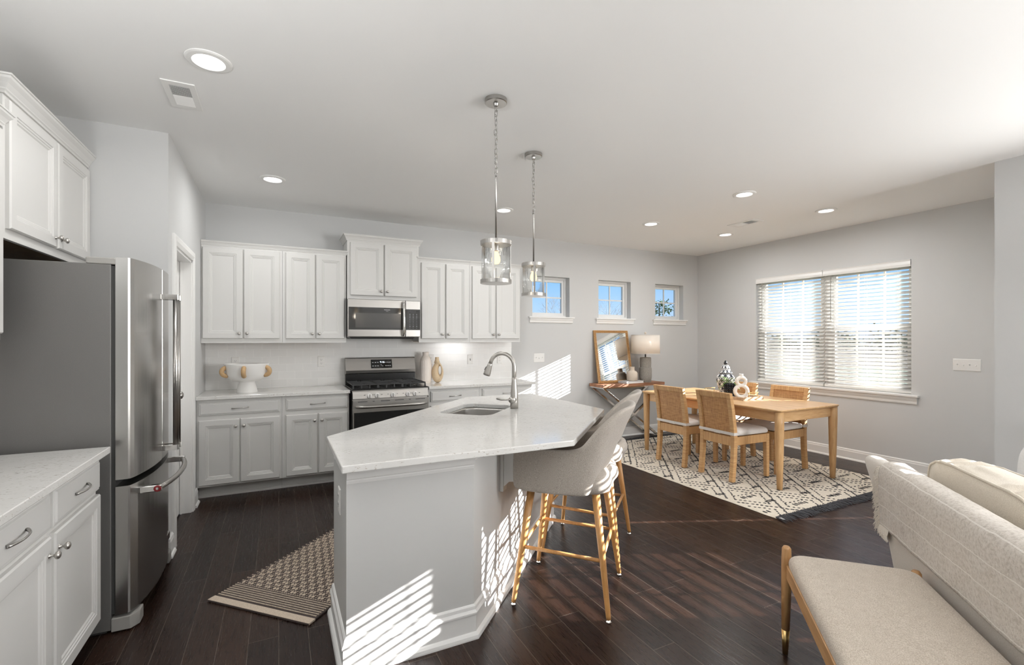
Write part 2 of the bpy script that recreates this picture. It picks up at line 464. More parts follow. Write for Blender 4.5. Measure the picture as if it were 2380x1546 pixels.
def floor_planks():
    t = NT('dark_hand_scraped_planks')
    c = t.n('ShaderNodeTexCoord'); sp = t.n('ShaderNodeSeparateXYZ'); cb = t.n('ShaderNodeCombineXYZ')
    t.l(c.outputs['Object'], sp.inputs[0]); t.l(sp.outputs[1], cb.inputs[0]); t.l(sp.outputs[0], cb.inputs[1])
    br = t.n('ShaderNodeTexBrick', offset=0.37, offset_frequency=2, squash=0.8, squash_frequency=3)
    t.l(cb.outputs[0], br.inputs['Vector'])
    br.inputs['Color1'].default_value = (0.010, 0.010, 0.010, 1); br.inputs['Color2'].default_value = (1, 1, 1, 1)
    br.inputs['Mortar'].default_value = (0.5, 0.5, 0.5, 1)
    for k, q in (('Scale', 1.0), ('Mortar Size', 0.0011), ('Mortar Smooth', 0.0), ('Brick Width', 1.25), ('Row Height', 0.127)):
        br.inputs[k].default_value = q
    # every board gets its own grain by sliding the noise with the board's random value
    add = t.n('ShaderNodeVectorMath', operation='MULTIPLY_ADD')
    t.l(br.outputs[0], add.inputs[0]); add.inputs[1].default_value = (3.7, 9.1, 5.3); t.l(c.outputs['Object'], add.inputs[2])
    mp = t.n('ShaderNodeMapping'); mp.inputs['Scale'].default_value = (13, 1.6, 1); t.l(add.outputs[0], mp.inputs[0])
    wv = t.n('ShaderNodeTexNoise'); t.l(mp.outputs[0], wv.inputs['Vector'])
    for k, q in (('Scale', 1.0), ('Detail', 3.0), ('Distortion', 1.3)): wv.inputs[k].default_value = q
    rings = t.math('FRACT', t.math('MULTIPLY', wv.outputs[0], 7.0))
    mp2 = t.n('ShaderNodeMapping'); mp2.inputs['Scale'].default_value = (240, 9, 1); t.l(add.outputs[0], mp2.inputs[0])
    fine = t.noise(mp2.outputs[0], 1.0, 3)
    tone = t.ramp(br.outputs[0], [(0.0, (0.0125, 0.0060, 0.0045)), (0.5, (0.019, 0.0092, 0.0064)), (1.0, (0.030, 0.0145, 0.0092))])
    g1 = t.mix(t.ramp(rings, [(0.0, (0.55,) * 3), (0.25, (0, 0, 0)), (0.9, (0, 0, 0)), (1.0, (0.55,) * 3)]), tone, (0.010, 0.005, 0.004))
    g2 = t.mix(t.ramp(fine, [(0.5, (0, 0, 0)), (0.75, (0.35,) * 3)]), g1, (0.042, 0.022, 0.0145))
    t.base(t.mix(t.math('MULTIPLY', br.outputs['Fac'], 0.55), g2, (0.20, 0.165, 0.135)))  # pale seam colour paints in the highlights of bevelled plank edges
    h = t.math('ADD', t.math('MULTIPLY', rings, 0.25), t.math('MULTIPLY', fine, 0.5))
    t.bump(t.math('SUBTRACT', h, br.outputs['Fac']), 0.10, 0.002)
    t.l(t.ramp(fine, [(0.3, (0.24,) * 3), (0.7, (0.36,) * 3)]), t.b.inputs['Roughness'])
    t.b.inputs['Specular IOR Level'].default_value = 0.22
    return t.m
M['floor'] = floor_planks()

def screen_mesh():
    """insect screen: a dark mesh that lets a bit less than half of the light through"""
    t = NT('insect_screen'); t.base((.05, .05, .05)); t.pr(.8)
    tr = t.n('ShaderNodeBsdfTransparent'); mx = t.n('ShaderNodeMixShader'); mx.inputs[0].default_value = .36
    t.l(tr.outputs[0], mx.inputs[1]); t.l(t.b.outputs[0], mx.inputs[2]); t.l(mx.outputs[0], t.out.inputs[0]); return t.m
M['screen'] = screen_mesh()
# ================================================================== the room
H = 2.745
XR, YB, XL = 6.007, 5.433, -1.36            # dining wall, kitchen wall, fridge wall
XP, YP = -0.64, 3.713                       # pantry wall and its return
XV, YV, YREAR = 4.82, 1.56, -3.25           # living-room wall, its return, far end of the house

def wall_plane(name, axis, at, a0, a1, z0, z1, holes, th, out):
    """a wall with openings; axis 'x' = plane x=at running along y; out = sign of the outside"""
    m = MB()
    outer = [(a0, z0)]
    for h0, h1, b0, b1 in holes:                        # a doorway is a notch in the outline
        if b0 <= z0: outer += [(h0, z0), (h0, b1), (h1, b1), (h1, z0)]
    outer += [(a1, z0), (a1, z1), (a0, z1)]
    hl = [[(h0, b0), (h1, b0), (h1, b1), (h0, b1)] for h0, h1, b0, b1 in holes if b0 > z0]
    m.prism(outer, 0, th, hl)
    if axis == 'y': T = Matrix(((1, 0, 0, 0), (0, 0, out, at), (0, 1, 0, 0), (0, 0, 0, 1)))
    else: T = Matrix(((0, 0, out, at), (1, 0, 0, 0), (0, 1, 0, 0), (0, 0, 0, 1)))
    for v in m.bm.verts: v.co = T @ v.co
    return struct(m.build(name, M['wall']))

struct(MB().box(XL - .2, XR + .2, YREAR - .2, YB + .2, -0.12, 0).build('floor', M['floor']))
struct(MB().box(XL - .2, XR + .2, YREAR - .2, YB + .2, H, H + .12).build('ceiling', M['ceil']))

SW = [(2.990, 3.572), (4.060, 4.642), (5.117, 5.695)]       # the three small windows
SZ = (1.712, 2.255)
wall_plane('wall_back', 'y', YB, XL - .2, XR + .2, 0, H, [(a, b, *SZ) for a, b in SW], 0.16, 1)
DW = (2.592, 4.404, 0.825, 2.265)                           # dining window
wall_plane('wall_dining', 'x', XR, YV, YB, 0, H, [DW], 0.16, 1)
LW = (-0.060, 1.267, 0.825, 2.105)                          # living-room window
wall_plane('wall_living', 'x', XV, YREAR, YV, 0, H, [LW], 0.16, 1)
wall_plane('wall_return', 'y', YV, XV + .16, XR + .16, 0, H, [(5.02, 5.84, 0.0, 2.06)], 0.14, -1)
wall_plane('wall_fridge', 'x', XL, YREAR, YP, 0, H, [], 0.16, -1)
wall_plane('wall_nook', 'y', YP, XL - .16, XP - .12, 0, H, [], 0.10, 1)
PD = (3.905, 4.615, 0.0, 2.055)                             # pantry door opening
wall_plane('wall_pantry', 'x', XP, YP, YB, 0, H, [PD], 0.12, -1)
wall_plane('wall_rear', 'y', YREAR, XL - .2, XV + .2, 0, H, [], 0.16, -1)

# ---- baseboards with shoe moulding
BASE = [(0, 0), (.028, 0), (.028, .008), (.022, .018), (.015, .022), (.015, .098), (.011, .108), (.011, .118), (.005, .128), (0, .128)]
def baseboard(name, path): struct(MB().sweep(path, BASE).build(name, M['trim']))
baseboard('baseboard_back', [(XR, YB), (2.70, YB)][::-1][::-1])
baseboard('baseboard_dining', [(XR, YV + .0), (XR, YB)])
baseboard('baseboard_living', [(XV, YREAR), (XV, YV), (5.0, YV)])
baseboard('baseboard_fridge', [(XL, 1.2), (XL, YREAR)])
baseboard('baseboard_pantry', [(XP, 3.82), (XP, YP), (-0.80, YP)])
baseboard('baseboard_corner', [(XP, 4.86), (XP, 4.70)])

# ---- pantry door in its cased opening
d = thing('door_1', None, None, kind='structure')
m = MB()
y0, y1, zt = PD[0], PD[1], PD[3]
cas = [(0, 0), (.012, 0), (.016, .008), (.010, .014), (.018, .030), (.018, .062), (.014, .072), (0, .072)]   # (out of wall, across)
def casing(mb, y0, y1, zt, x, s, w=1.0):
    path = [(y0, 0.0), (y0, zt), (y1, zt), (y1, 0.0)]; rings = []
    sg = [(-1, 0), (-1, 1), (1, 1), (1, 0)]
    for (py, pz), (a, b) in zip(path, sg): rings.append([(x + s * o, py + a * q * w, pz + b * q * w) for o, q in cas])
    mb.loft(rings)
casing(m, y0, y1, zt, XP, 1)
m.build('door_casing', M['trim'], d)
m = MB()
m.box(XP - .12, XP + .002, y0, y0 + .018, 0, zt).box(XP - .12, XP + .002, y1 - .018, y1, 0, zt).box(XP - .12, XP + .002, y0, y1, zt - .018, zt)
m.box(XP - .075, XP - .062, y0 + .018, y0 + .03, 0, zt - .018).box(XP - .075, XP - .062, y1 - .03, y1 - .018, 0, zt - .018)
m.build('door_jamb', M['trim'], d, bevel=.001)
def panel_door(mb, x, y0, y1, z0, z1):
    mb.box(x - .035, x, y0, y1, z0, z1)
    w = y1 - y0
    for pz0, pz1 in ((z0 + .22, z0 + .90), (z0 + 1.08, z1 - .13)):
        a, b = y0 + .12, y1 - .12
        rings = []
        for ins, dep in ((0, .001), (.004, .006), (.016, .001), (.020, -.006), (.034, -.006), (.05, .0005)):
            rings.append([(x + dep, a + ins, pz0 + ins), (x + dep, b - ins, pz0 + ins), (x + dep, b - ins, pz1 - ins), (x + dep, a + ins, pz1 - ins)])
        mb.loft(rings, cap0=False)
m = MB(); panel_door(m, XP - .078, y0 + .02, y1 - .02, .012, zt - .02)
m.build('door_leaf', M['trim'], d)
MB().lathe([(.031, 0), (.031, .004), (.013, .010), (.011, .030), (.016, .036), (.0265, .046), (.029, .058), (.026, .070), (.014, .078), (0, .080)],
           20, (XP - .077, 4.245, .995), 'x').build('door_knob', M['nickel'], d, smooth=True)
m = MB()
for z in (.24, 1.05, 1.83): m.lathe([(.006, -.045), (.006, .045)], 8, (XP - .072, y1 - .02, z))
m.build('hinge', M['nickel'], d)

# ---- patio door in the return wall of the dining bay; its unseen shade is slit to shape a thin sun strip
d = thing('door_2', None, None, kind='structure')
yy = YV - .07
m = MB()
m.box(5.02, 5.06, yy - .03, yy + .03, 0, 2.06).box(5.80, 5.84, yy - .03, yy + .03, 0, 2.06).box(5.06, 5.80, yy - .03, yy + .03, 2.0, 2.06).box(5.06, 5.80, yy - .03, yy + .03, 0, .16)
m.box(5.06, 5.20, yy - .02, yy + .02, .16, 2.0).box(5.735, 5.80, yy - .02, yy + .02, .16, 2.0)
m.build('door_frame', M['trim'], d)
MB().box(5.20, 5.445, yy - .004, yy, .16, 2.0).build('glass_pane', M['glass'], d)
m = MB()
m.box(5.552, 5.735, yy + .022, yy + .026, .2, 2.0).box(5.20, 5.463, yy + .022, yy + .026, .2, 2.0)
for k in range(40): m.bar((5.551, yy + .024, .22 + k * .045), (5.535, yy + .024, .22 + k * .045), .004, .022)
m.build('slit_shade', plain('blackout_shade', (.7, .69, .67), .8), d)

# ---- small fixed windows over the sideboard wall
def casement(idx, x0, x1, muntins=True):
    w = thing('window_%d' % idx, None, None, kind='structure')
    z0, z1 = SZ; y = YB + .085
    m = MB()
    def ring(i, ya, yb, j):
        m.prism([(x0 + i, z0 + i), (x1 - i, z0 + i), (x1 - i, z1 - i), (x0 + i, z1 - i)], ya, yb,
                [[(x0 + j, z0 + j), (x1 - j, z0 + j), (x1 - j, z1 - j), (x0 + j, z1 - j)]])
    ring(0, 0, .07, .028); ring(.028, .022, .06, .062)
    T = Matrix(((1, 0, 0, 0), (0, 0, 1, y), (0, 1, 0, 0), (0, 0, 0, 1)))
    for v in m.bm.verts: v.co = T @ v.co
    m.build('window_frame', M['vinyl'], w, bevel=.0015)
    m = MB(); xc, zc = (x0 + x1) / 2, (z0 + z1) / 2
    m.box(xc - .009, xc + .009, y + .036, y + .048, z0 + .06, z1 - .06).box(x0 + .06, x1 - .06, y + .037, y + .047, zc - .009, zc + .009)
    m.build('muntin', M['vinyl'], w)
    MB().box(x0 + .06, x1 - .06, y + .040, y + .044, z0 + .06, z1 - .06).build('glass_pane', M['glass'], w)
    m = MB()
    m.box(x0 - .062, x1 + .062, YB - .040, YB + .0, z0 - .016, z0 + .002).box(x0, x1, YB - .01, YB + .086, z0 - .016, z0 + .001)
    pr = [(0, z0 - .078), (.012, z0 - .078), (.016, z0 - .066), (.014, z0 - .056), (.024, z0 - .036), (.026, z0 - .016), (0, z0 - .016)]
    m.sweep([(x1 + .045, YB), (x0 - .045, YB)], [(o, z) for o, z in pr])
    m.build('window_sill', M['trim'], w, bevel=.002)
for i, (a, b) in enumerate(SW): casement(i + 1, a, b)

# ---- twin sash window unit in a wall x = X; returns nothing
def twin_window(idx, X, y0, y1, z0, z1, ym=None):
    w = thing('window_%d' % idx, None, None, kind='structure')
    ym = ym or (y0 + y1) / 2; x = X + .09; zm = z0 + (z1 - z0) * .508
    fr = MB(); mu = MB(); gl = MB()
    fr.box(x, x + .07, y0, y0 + .035, z0, z1).box(x, x + .07, y1 - .035, y1, z0, z1).box(x, x + .07, y0 + .035, y1 - .035, z1 - .035, z1).box(x, x + .07, y0 + .035, y1 - .035, z0, z0 + .035)
    fr.box(x - .005, x + .072, ym - .055, ym + .055, z0 + .001, z1 - .001)
    for a, b in ((y0 + .035, ym - .055), (ym + .055, y1 - .035)):
        for (c, e, q) in ((z0 + .035, zm + .015, 0.0), (zm - .015, z1 - .035, .03)):
            fr.box(x + q, x + q + .03, a, a + .038, c, e).box(x + q, x + q + .03, b - .038, b, c, e)
            fr.box(x + q, x + q + .03, a + .038, b - .038, c, c + .036).box(x + q, x + q + .03, a + .038, b - .038, e - .036, e)
            gl.box(x + q + .013, x + q + .017, a + .03, b - .03, c + .03, e - .03)
            for k in ((1, 2) if b - a > .4 else ()):
                yk = a + (b - a) * k / 3
                mu.box(x + q + .008, x + q + .022, yk - .009, yk + .009, c + .03, e - .03)
    sc = MB()
    for a, b in ((y0 + .035, ym - .055), (ym + .055, y1 - .035)): sc.poly([(x + .062, a, z0 + .03), (x + .062, b, z0 + .03), (x + .062, b, zm), (x + .062, a, zm)])
    sc.build('insect_screen', M['screen'], w)
    fr.build('window_frame', M['vinyl'], w); mu.build('muntin', M['vinyl'], w); gl.build('glass_pane', M['glass'], w)
    m = MB()
    m.box(X - .045, X + .09, y0 - .075, y1 + .075, z0 - .022, z0)
    m.box(X, X + .09, y0, y1, z0 - .01, z0 + .002)
    pr = [(0, z0 - .10), (.012, z0 - .10), (.016, z0 - .085), (.014, z0 - .07), (.026, z0 - .045), (.030, z0 - .022), (0, z0 - .022)]
    m.sweep([(X, y0 - .055), (X, y1 + .055)], [(o, z) for o, z in pr])
    m.build('window_sill', M['trim'], w, bevel=.003)
twin_window(4, XR, *DW)
LYM = .311
twin_window(5, XV, *LW, LYM)

# ---- the two-inch blinds: one thing each
def blind(label, X, y0, y1, z0, z1, tilt=6.0, group=None, valance=True):
    t = thing('window_blind', label, 'blind', (X + .045, (y0 + y1) / 2, z0), 0, group)
    hw = (y1 - y0) / 2 - .004; hh = z1 - z0
    MB().box(-.028, .028, -hw, hw, hh - .045, hh).build('headrail', M['vinyl'], t, bevel=.002)
    if valance:
        pr = [(0, hh - .075), (.010, hh - .075), (.014, hh - .05), (.010, hh - .02), (.016, hh - .004), (.0, hh)]
        MB().sweep([(-.046, -hw - .004), (-.046, hw + .004)], [(o - .004, z) for o, z in pr]).build('valance', M['trim'], t)
    m = MB(); zt = hh - .085; n = int((zt - .045) / .041); ta = radians(tilt)
    for k in range(n):
        zc = zt - k * (zt - .045) / (n - 1)
        sec = []
        for u, dz in ((-.025, 0), (-.012, .0022), (0, .003), (.012, .0022), (.025, 0)):
            sec.append((u * cos(ta), zc + dz - u * sin(ta)))
        ring = lambda y: [(a, y, b + .0013) for a, b in sec] + [(a, y, b - .0013) for a, b in sec[::-1]]
        m.loft([ring(-hw), ring(hw)])
    s = m.build('slats', M['slat'], t, smooth=True); s['kind'] = 'stuff'
    MB().box(-.024, .024, -hw, hw, .006, .03).build('bottom_rail', M['slat'], t, bevel=.003)
    for q in (-.72, -.0, .72):
        m = MB()
        for xx in (-.026, .026): m.tube([(xx, q * hw, .02), (xx, q * hw, hh - .04)], .0009, 5)
        m.build('ladder_cord', M['vinyl'], t)
    MB().tube([(-.038, hw - .08, hh - .07), (-.040, hw - .08, hh - .62)], .0042, 6).build('tilt_wand', M['grey_plastic'], t)
    return t
ym = (DW[0] + DW[1]) / 2
blind('open white slatted blind on the half of the dining window nearest the room corner', XR, ym + .004, DW[1] - .004, DW[2] + .002, DW[3], -36, 'blinds of the dining window')
blind('open white slatted blind on the half of the dining window nearest the four-gang switch', XR, DW[0] + .004, ym - .004, DW[2] + .002, DW[3], -36, 'blinds of the dining window')
ym = LYM
blind('white slatted blind over the sofa-side window, half next to the dining bay', XV, ym + .004, LW[1] - .004, LW[2] + .002, LW[3], -40, 'blinds of the sofa window')
blind('white slatted blind over the sofa-side window, half farther from the dining bay', XV, LW[0] + .004, ym - .004, LW[2] + .002, LW[3], -40, 'blinds of the sofa window')

# ---- tiled splashback
sb = struct(MB().box(XP, 2.68, YB - .008, YB, .90, 1.385).box(.62, 1.40, YB - .008, YB, 1.385, 1.50).build('trim_backsplash', M['tile']))

# ---- outdoors, seen through the glass
struct(MB().box(-60, 34, -40, 60, -.42, -.40).build('ground_lawn', plain('winter_lawn', (0.06, 0.11, 0.062), 0.95, bscale=1.5, var=0.2)))
struct(MB().box(34, 140, -90, 160, -.46, -.41).build('ground_field', plain('dormant_field', (0.062, 0.053, 0.035), 0.95, bscale=.6, var=0.3)))
M['bark'] = plain('grey_bark', (.20, .18, .17), .9)
M['pine'] = plain('pine_needles', (.075, .13, .045), .8, var=.3, bscale=3)
def bare_tree(label, x, y, h, seed):
    rnd = random.Random(seed); t = thing('bare_tree', label, 'tree', (x, y, -.4)); m = MB()
    def grow(p, d, L, r, depth):
        q = p + d * L; m.tube([p, q], [r, r * .7], 4)
        if depth == 0: return
        for _ in range(3):
            nd = (d + Vector((rnd.gauss(0, 1), rnd.gauss(0, 1), rnd.uniform(0, .6))) * .5).normalized(); grow(q, nd, L * rnd.uniform(.6, .85), r * .6, depth - 1)
    grow(Vector((0, 0, 0)), Vector((0, 0, 1)), h * .32, h * .0075, 5)
    m.build('branches', M['bark'], t)
bare_tree('leafless tree beyond the yard, seen through the first small window beside the cabinets', 17.6, 27.5, 4.8, 3)
bare_tree('leafless tree in the middle small window above the mirror', 21.6, 28.4, 4.4, 11)
def cloud(m, rnd, c, r, rz, n, s0, s1):
    for _ in range(n):
        p = Vector(c) + Vector((rnd.gauss(0, r), rnd.gauss(0, r), rnd.gauss(0, rz)))
        a = Vector((rnd.gauss(0, 1), rnd.gauss(0, 1), rnd.gauss(0, .6))).normalized(); b = a.cross(Vector((.3, .5, .8))).normalized(); s = rnd.uniform(s0, s1)
        m.poly([p - a * s, p + b * s * .5, p + a * s, p - b * s * .5])
rnd = random.Random(9)
t = thing('pine_tree', 'tall green pine seen through the small window nearest the room corner', 'tree', (26.1, 27.3, -.4))
MB().tube([(0, 0, 0), (.05, 0, 2.5), (0, 0, 4.6)], [.14, .10, .03], 6).build('trunk', M['bark'], t)
m = MB()
for c in ((-.55, .3, 3.5), (.1, 0, 4.5), (.5, -.4, 4.1), (-.2, .2, 4.0), (.9, -.7, 3.3), (-.9, .6, 3.0), (.3, -.2, 3.3)): cloud(m, rnd, c, .30, .14, 90, .06, .15)
m.build('foliage', M['pine'], t)
tl = MB()
for k in range(64):
    y = -4 + k * 1.25 + rnd.uniform(-.6, .6); hh = rnd.choice((1.9, 2.2, 2.6, 3.1)) * rnd.uniform(.85, 1.15)
    cloud(tl, rnd, (72 + rnd.uniform(-4, 4), y, hh * .40), .95, hh * .24, 110, .16, .40)
tag(tl.build('tree_line', M['pine']), 'distant line of dark trees and brush beyond the field, behind the dining blinds', 'tree line', kind='stuff')
# ================================================================== kitchen
# cabinets are built in a local frame: x along the run, front face at y = 0 looking to -y
def front_panel(m, x0, x1, z0, z1, steps):
    rings = []
    for ins, y in steps:
        rings.append([(x0 + ins, y, z0 + ins), (x1 - ins, y, z0 + ins), (x1 - ins, y, z1 - ins), (x0 + ins, y, z1 - ins)])
    m.loft(rings)
DOOR = [(0, 0), (0, -.014), (.005, -.020), (.050, -.020), (.053, -.0165), (.060, -.0165), (.064, -.0125), (.070, -.0125), (.076, -.0075)]
DRAWER = [(0, 0), (0, -.011), (.004, -.014), (.011, -.0145), (.015, -.0195), (.019, -.020)]

def knob(parent, x, z, y=-.020):
    MB().lathe([(.0085, 0), (.0085, .002), (.005, .004), (.0045, .013), (.007, .016), (.0125, .019), (.0145, .024), (.0135, .029), (.008, .0325), (0, .0335)],
               16, (x, y, z), 'y').build('knob', M['satin'], parent, smooth=True)
    # the lathe axis 'y' runs to -y
def pull(parent, x, z, y=-.020, w=.065):
    pts = []; rr = []
    for k in range(13):
        u = -1 + 2 * k / 12
        pts.append((x + u * w, y - .004 - .022 * (1 - abs(u) ** 2.4), z + .0035 * u))
        rr.append(.0062 - .0030 * (1 - u * u))
    m = MB().tube(pts, rr, 8)
    m.build('pull', M['nickel'], parent, smooth=True)

def door(parent, x0, x1, z0, z1, kx=None, kz=None):
    m = MB(); front_panel(m, x0, x1, z0, z1, DOOR)
    d = m.build('door', M['cab'], parent)
    if kx is not None: knob(d, kx, kz)
    return d
def drawer(parent, x0, x1, z0, z1, with_pull=True):
    m = MB(); front_panel(m, x0, x1, z0, z1, DRAWER)
    d = m.build('drawer', M['cab'], parent)
    if with_pull: pull(d, (x0 + x1) / 2, (z0 + z1) / 2)
    return d
def crown(parent, path, z, big=1.0):
    P = [(0, 0), (.010, 0), (.012, .010), (.018, .016), (.018, .022), (.030, .042), (.044, .058), (.046, .068), (.052, .070), (.052, .078), (.0, .078)]
    MB().sweep(path, [(o * big * .9, z + q * big) for o, q in P]).build('crown_moulding', M['cab'], parent)

def upper(label, loc, rz, w, z0, z1, doors, depth=.31, crown_ends=(False, False), big=.55, crown_ext=0.0, light_rail=True):
    t = thing('wall_cabinet', label, 'cabinet', loc, rz, 'grey wall cabinets')
    m = MB(); m.box(0, w, 0, depth, z0 + .012, z1)
    m.box(0, w, 0, .020, z0 - .006, z0 + .012)
    m.build('carcass', M['cab'], t, bevel=.0015)
    MB().box(.015, w - .015, .018, depth - .004, z0 + .008, z0 + .0119).build('underside', M['cabin'], t)
    zk = z0 + .085
    for i, (a, b, s) in enumerate(doors):
        door(t, a, b, z0 + .037, z1 - .022, (b - .027) if s > 0 else (a + .027), zk)
    c0 = [(w, depth), (w, 0)] if crown_ends[1] else [(w, 0)]
    c1 = [(0, 0), (0, depth)] if crown_ends[0] else [(0, 0)]
    # path runs right to left so its left side faces the room
    crown(t, c0 + c1, z1 - .005, big)
    return t

YF = 5.120
L0 = XP + .002
upper('wide grey two-door wall cabinet hung beside the pantry door casing, over the white footed bowl', (L0, YF, 0), 0, .670, 1.383, 2.285,
      [(.012, .332, 1), (.342, .646, -1)])
upper('grey two-door wall cabinet hung just before the microwave, sharing the long crown', (L0 + .671, YF, 0), 0, .590, 1.383, 2.285,
      [(.028, .293, 1), (.304, .573, -1)], crown_ends=(False, True))
upper('raised short grey cabinet directly above the microwave, with its own taller crown', (.632, YF - .012, 0), 0, .752, 1.834, 2.44,
      [(.030, .366, 1), (.379, .723, -1)], depth=.32, crown_ends=(True, True), big=.85)
upper('grey two-door wall cabinet just past the microwave, above the tall ribbed vase', (1.387, YF, 0), 0, .601, 1.383, 2.285,
      [(.026, .290, 1), (.309, .575, -1)], crown_ends=(True, False))
upper('grey two-door wall cabinet at the open end of the run, behind the nearer pendant lamp', (1.989, YF, 0), 0, .660, 1.383, 2.285,
      [(.025, .315, 1), (.333, .640, -1)], crown_ends=(False, True))
# over the fridge and over the near counter
t = upper('tall-hung grey two-door cabinet above the refrigerator', (-1.045, 2.736, 0), pi / 2, .974, 1.848, 2.458,
      [(.018, .490, 1), (.508, .958, -1)], depth=.31, crown_ends=(True, False), big=.95)
upper('grey wall cabinet cut by the picture edge, over the near counter', (-1.052, 1.93, 0), pi / 2, .800, 1.40, 2.315,
      [(.018, .395, 1), (.405, .782, -1)], depth=.30, crown_ends=(False, True), big=.8)

def base_cab(label, loc, rz, w, units, depth=.56, toe=.12, z1=.882, dz=(.745, .857), doz=(.136, .704), toe_ret=.10):
    t = thing('base_cabinet', label, 'cabinet', loc, rz, 'grey base cabinets')
    MB().box(0, w, 0, depth, .12, z1).build('carcass', M['cab'], t, bevel=.0015)
    m = MB(); m.box(0, w, toe, toe + .02, 0, .12)
    m.sweep([(w, toe), (0, toe)], [(0, 0), (.018, 0), (.017, .010), (.011, .018), (0, .021)])
    m.build('toe_kick', M['cab'], t)
    for a, b, kind in units:
        if kind == 'd': drawer(t, a, b, *dz)
        elif kind == 'dl': door(t, a, b, doz[0], doz[1], b - .027, doz[1] - .062)
        else: door(t, a, b, doz[0], doz[1], a + .027, doz[1] - .062)
    return t
YBF = 4.872
base_cab('grey base cabinet with one drawer over two doors, under the white footed bowl', (L0, YBF, 0), 0, .664,
         [(.014, .645, 'd'), (.014, .322, 'dl'), (.331, .645, 'dr')])
base_cab('grey base cabinet with one drawer over two doors, against the side of the range', (L0 + .665, YBF, 0), 0, .594,
         [(.033, .579, 'd'), (.033, .304, 'dl'), (.316, .579, 'dr')])
base_cab('grey base cabinet on the far side of the range, its drawer showing above the island', (1.423, YBF, 0), 0, .590,
         [(.022, .565, 'd'), (.022, .288, 'dl'), (.298, .565, 'dr')])
base_cab('grey end base cabinet next to the open wall, half hidden behind the island faucet', (2.014, YBF, 0), 0, .662,
         [(.026, .648, 'd'), (.026, .332, 'dl'), (.342, .648, 'dr')])
base_cab('grey base cabinet beside the refrigerator with drawer and door knob', (-.755, 2.280, 0), pi / 2, .512,
         [(.018, .508, 'd'), (.018, .508, 'dr')], dz=(.722, .862), doz=(.120, .700))
base_cab('grey base cabinet cut by the bottom corner of the picture', (-.755, 1.715, 0), pi / 2, .564,
         [(.025, .550, 'd'), (.025, .550, 'dl')], dz=(.722, .862), doz=(.120, .700))

def counter(label, x0, x1, y0, y1, z1=.915, th=.030):
    o = MB().box(x0, x1, y0, y1, z1 - th, z1).build('countertop', M['quartz'], bevel=.003)
    return tag(o, label, 'countertop', 'quartz worktops')
counter('white quartz worktop carrying the footed bowl, between pantry door and range', XP + .001, .626, 4.826, YB - .009)
counter('white quartz worktop carrying the two vases, from the range to the open wall', 1.418, 2.705, 4.826, YB - .009)
counter('white quartz worktop in the near corner beside the refrigerator', XL + .002, -.700, .9, 2.785)

# ---- range
rg = thing('gas_range', 'stainless steel gas range with five knobs and black cooktop', 'stove', (1.022, 4.80, 0))
W2 = .378
m = MB().box(-W2, W2, .02, .61, .05, .905); m.build('body', M['steel'], rg, bevel=.002)
MB().box(-W2 + .02, W2 - .02, .05, .58, 0, .05).build('toe_base', M['black'], rg)
m = MB(); m.loft([[(-W2, .025, .822), (W2, .025, .822), (W2, -.012, .828), (-W2, -.012, .828)], [(-W2, .04, .912), (W2, .04, .912), (W2, .012, .909), (-W2, .012, .909)]])
cp = m.build('control_panel', M['steel'], rg, bevel=.002)
MB().box(-W2, W2, .012, .60, .905, .922).build('cooktop', M['black'], rg, bevel=.004)
MB().box(-W2 - .004, W2 + .004, .006, .6, .899, .906).build('cooktop_rim', M['steel'], rg)
for x in (-.219, -.144, .009, .162, .238):
    k = MB().lathe([(.026, 0), (.026, .004), (.0235, .006), (.022, .022), (.019, .026), (0, .027)], 20, (x, -.002, .852), 'y').build('knob', M['white_plastic'], rg, smooth=False)
    MB().box(x - .0035, x + .0035, -.034, -.024, .833, .871).build('knob_grip', M['steel'], k, bevel=.001)
    for dx in (-.046, .046): MB().box(x + dx - .006, x + dx + .006, -.0065, -.004, .860, .864).build('burner_mark', M['slot'], cp)
m = MB(); m.box(-W2, W2, -.016, .02, .155, .812); dr = m.build('oven_door', M['steel'], rg, bevel=.004)
MB().box(-W2 + .012, W2 - .012, -.0185, -.010, .20, .695).build('oven_window', M['darkglass'], dr, bevel=.003)
m = MB()
for a, b in ((-.33, -.24), (-.19, -.17), (-.11, -.02), (.03, .12), (.17, .19), (.24, .34)): m.box(a, b, -.0168, -.010, .796, .802)
m.build('vent_slots', M['slot'], dr)
pts = []; rr = []
for k in range(17):
    u = -1 + k / 8; pts.append((u * .350, -.030 - .034 * (1 - abs(u) ** 6), .752)); rr.append(.0165 if abs(u) < .95 else .011)
MB().tube(pts, rr, 10, flat=.9).build('oven_handle', M['steel'], dr, smooth=True)
MB().box(-W2, W2, -.014, .02, .055, .148).build('storage_drawer', M['steel'], rg, bevel=.003)
# backguard
m = MB(); m.loft([[(-W2, .60, .92), (-W2, .535, .92), (-W2, .535, 1.035), (-W2, .60, 1.035)], [(W2, .60, .92), (W2, .535, .92), (W2, .535, 1.035), (W2, .60, 1.035)]])
m.build('back_riser', M['black'], rg)
m = MB()
sec = [(.605, 1.020), (.560, 1.030), (.512, 1.043), (.505, 1.075), (.550, 1.205), (.560, 1.212), (.605, 1.212)]
m.loft([[(-W2 - .002, a, b) for a, b in sec], [(W2 + .002, a, b) for a, b in sec]])
bg = m.build('backguard', M['steel'], rg, bevel=.003)
TL = TR(0, .525, 1.141) @ Matrix.Rotation(radians(90 - 19.1), 4, 'X')
m = MB(); m.M = TL; m.prism(rrect(-.114, .114, -.050, .050, .006), -.001, .0035); m.build('display_panel', M['darkglass'], bg)
text_part('display_clock', '9:46', .030, M['digit'], bg, TL @ TR(.008, .018, .0037))
m = MB(); m.M = TL
for x in (-.094, -.066, -.040, .048, .070, .092):
    for y in (.016, -.024): m.box(x - .008, x + .008, y - .0035, y + .0035, .0035, .0040)
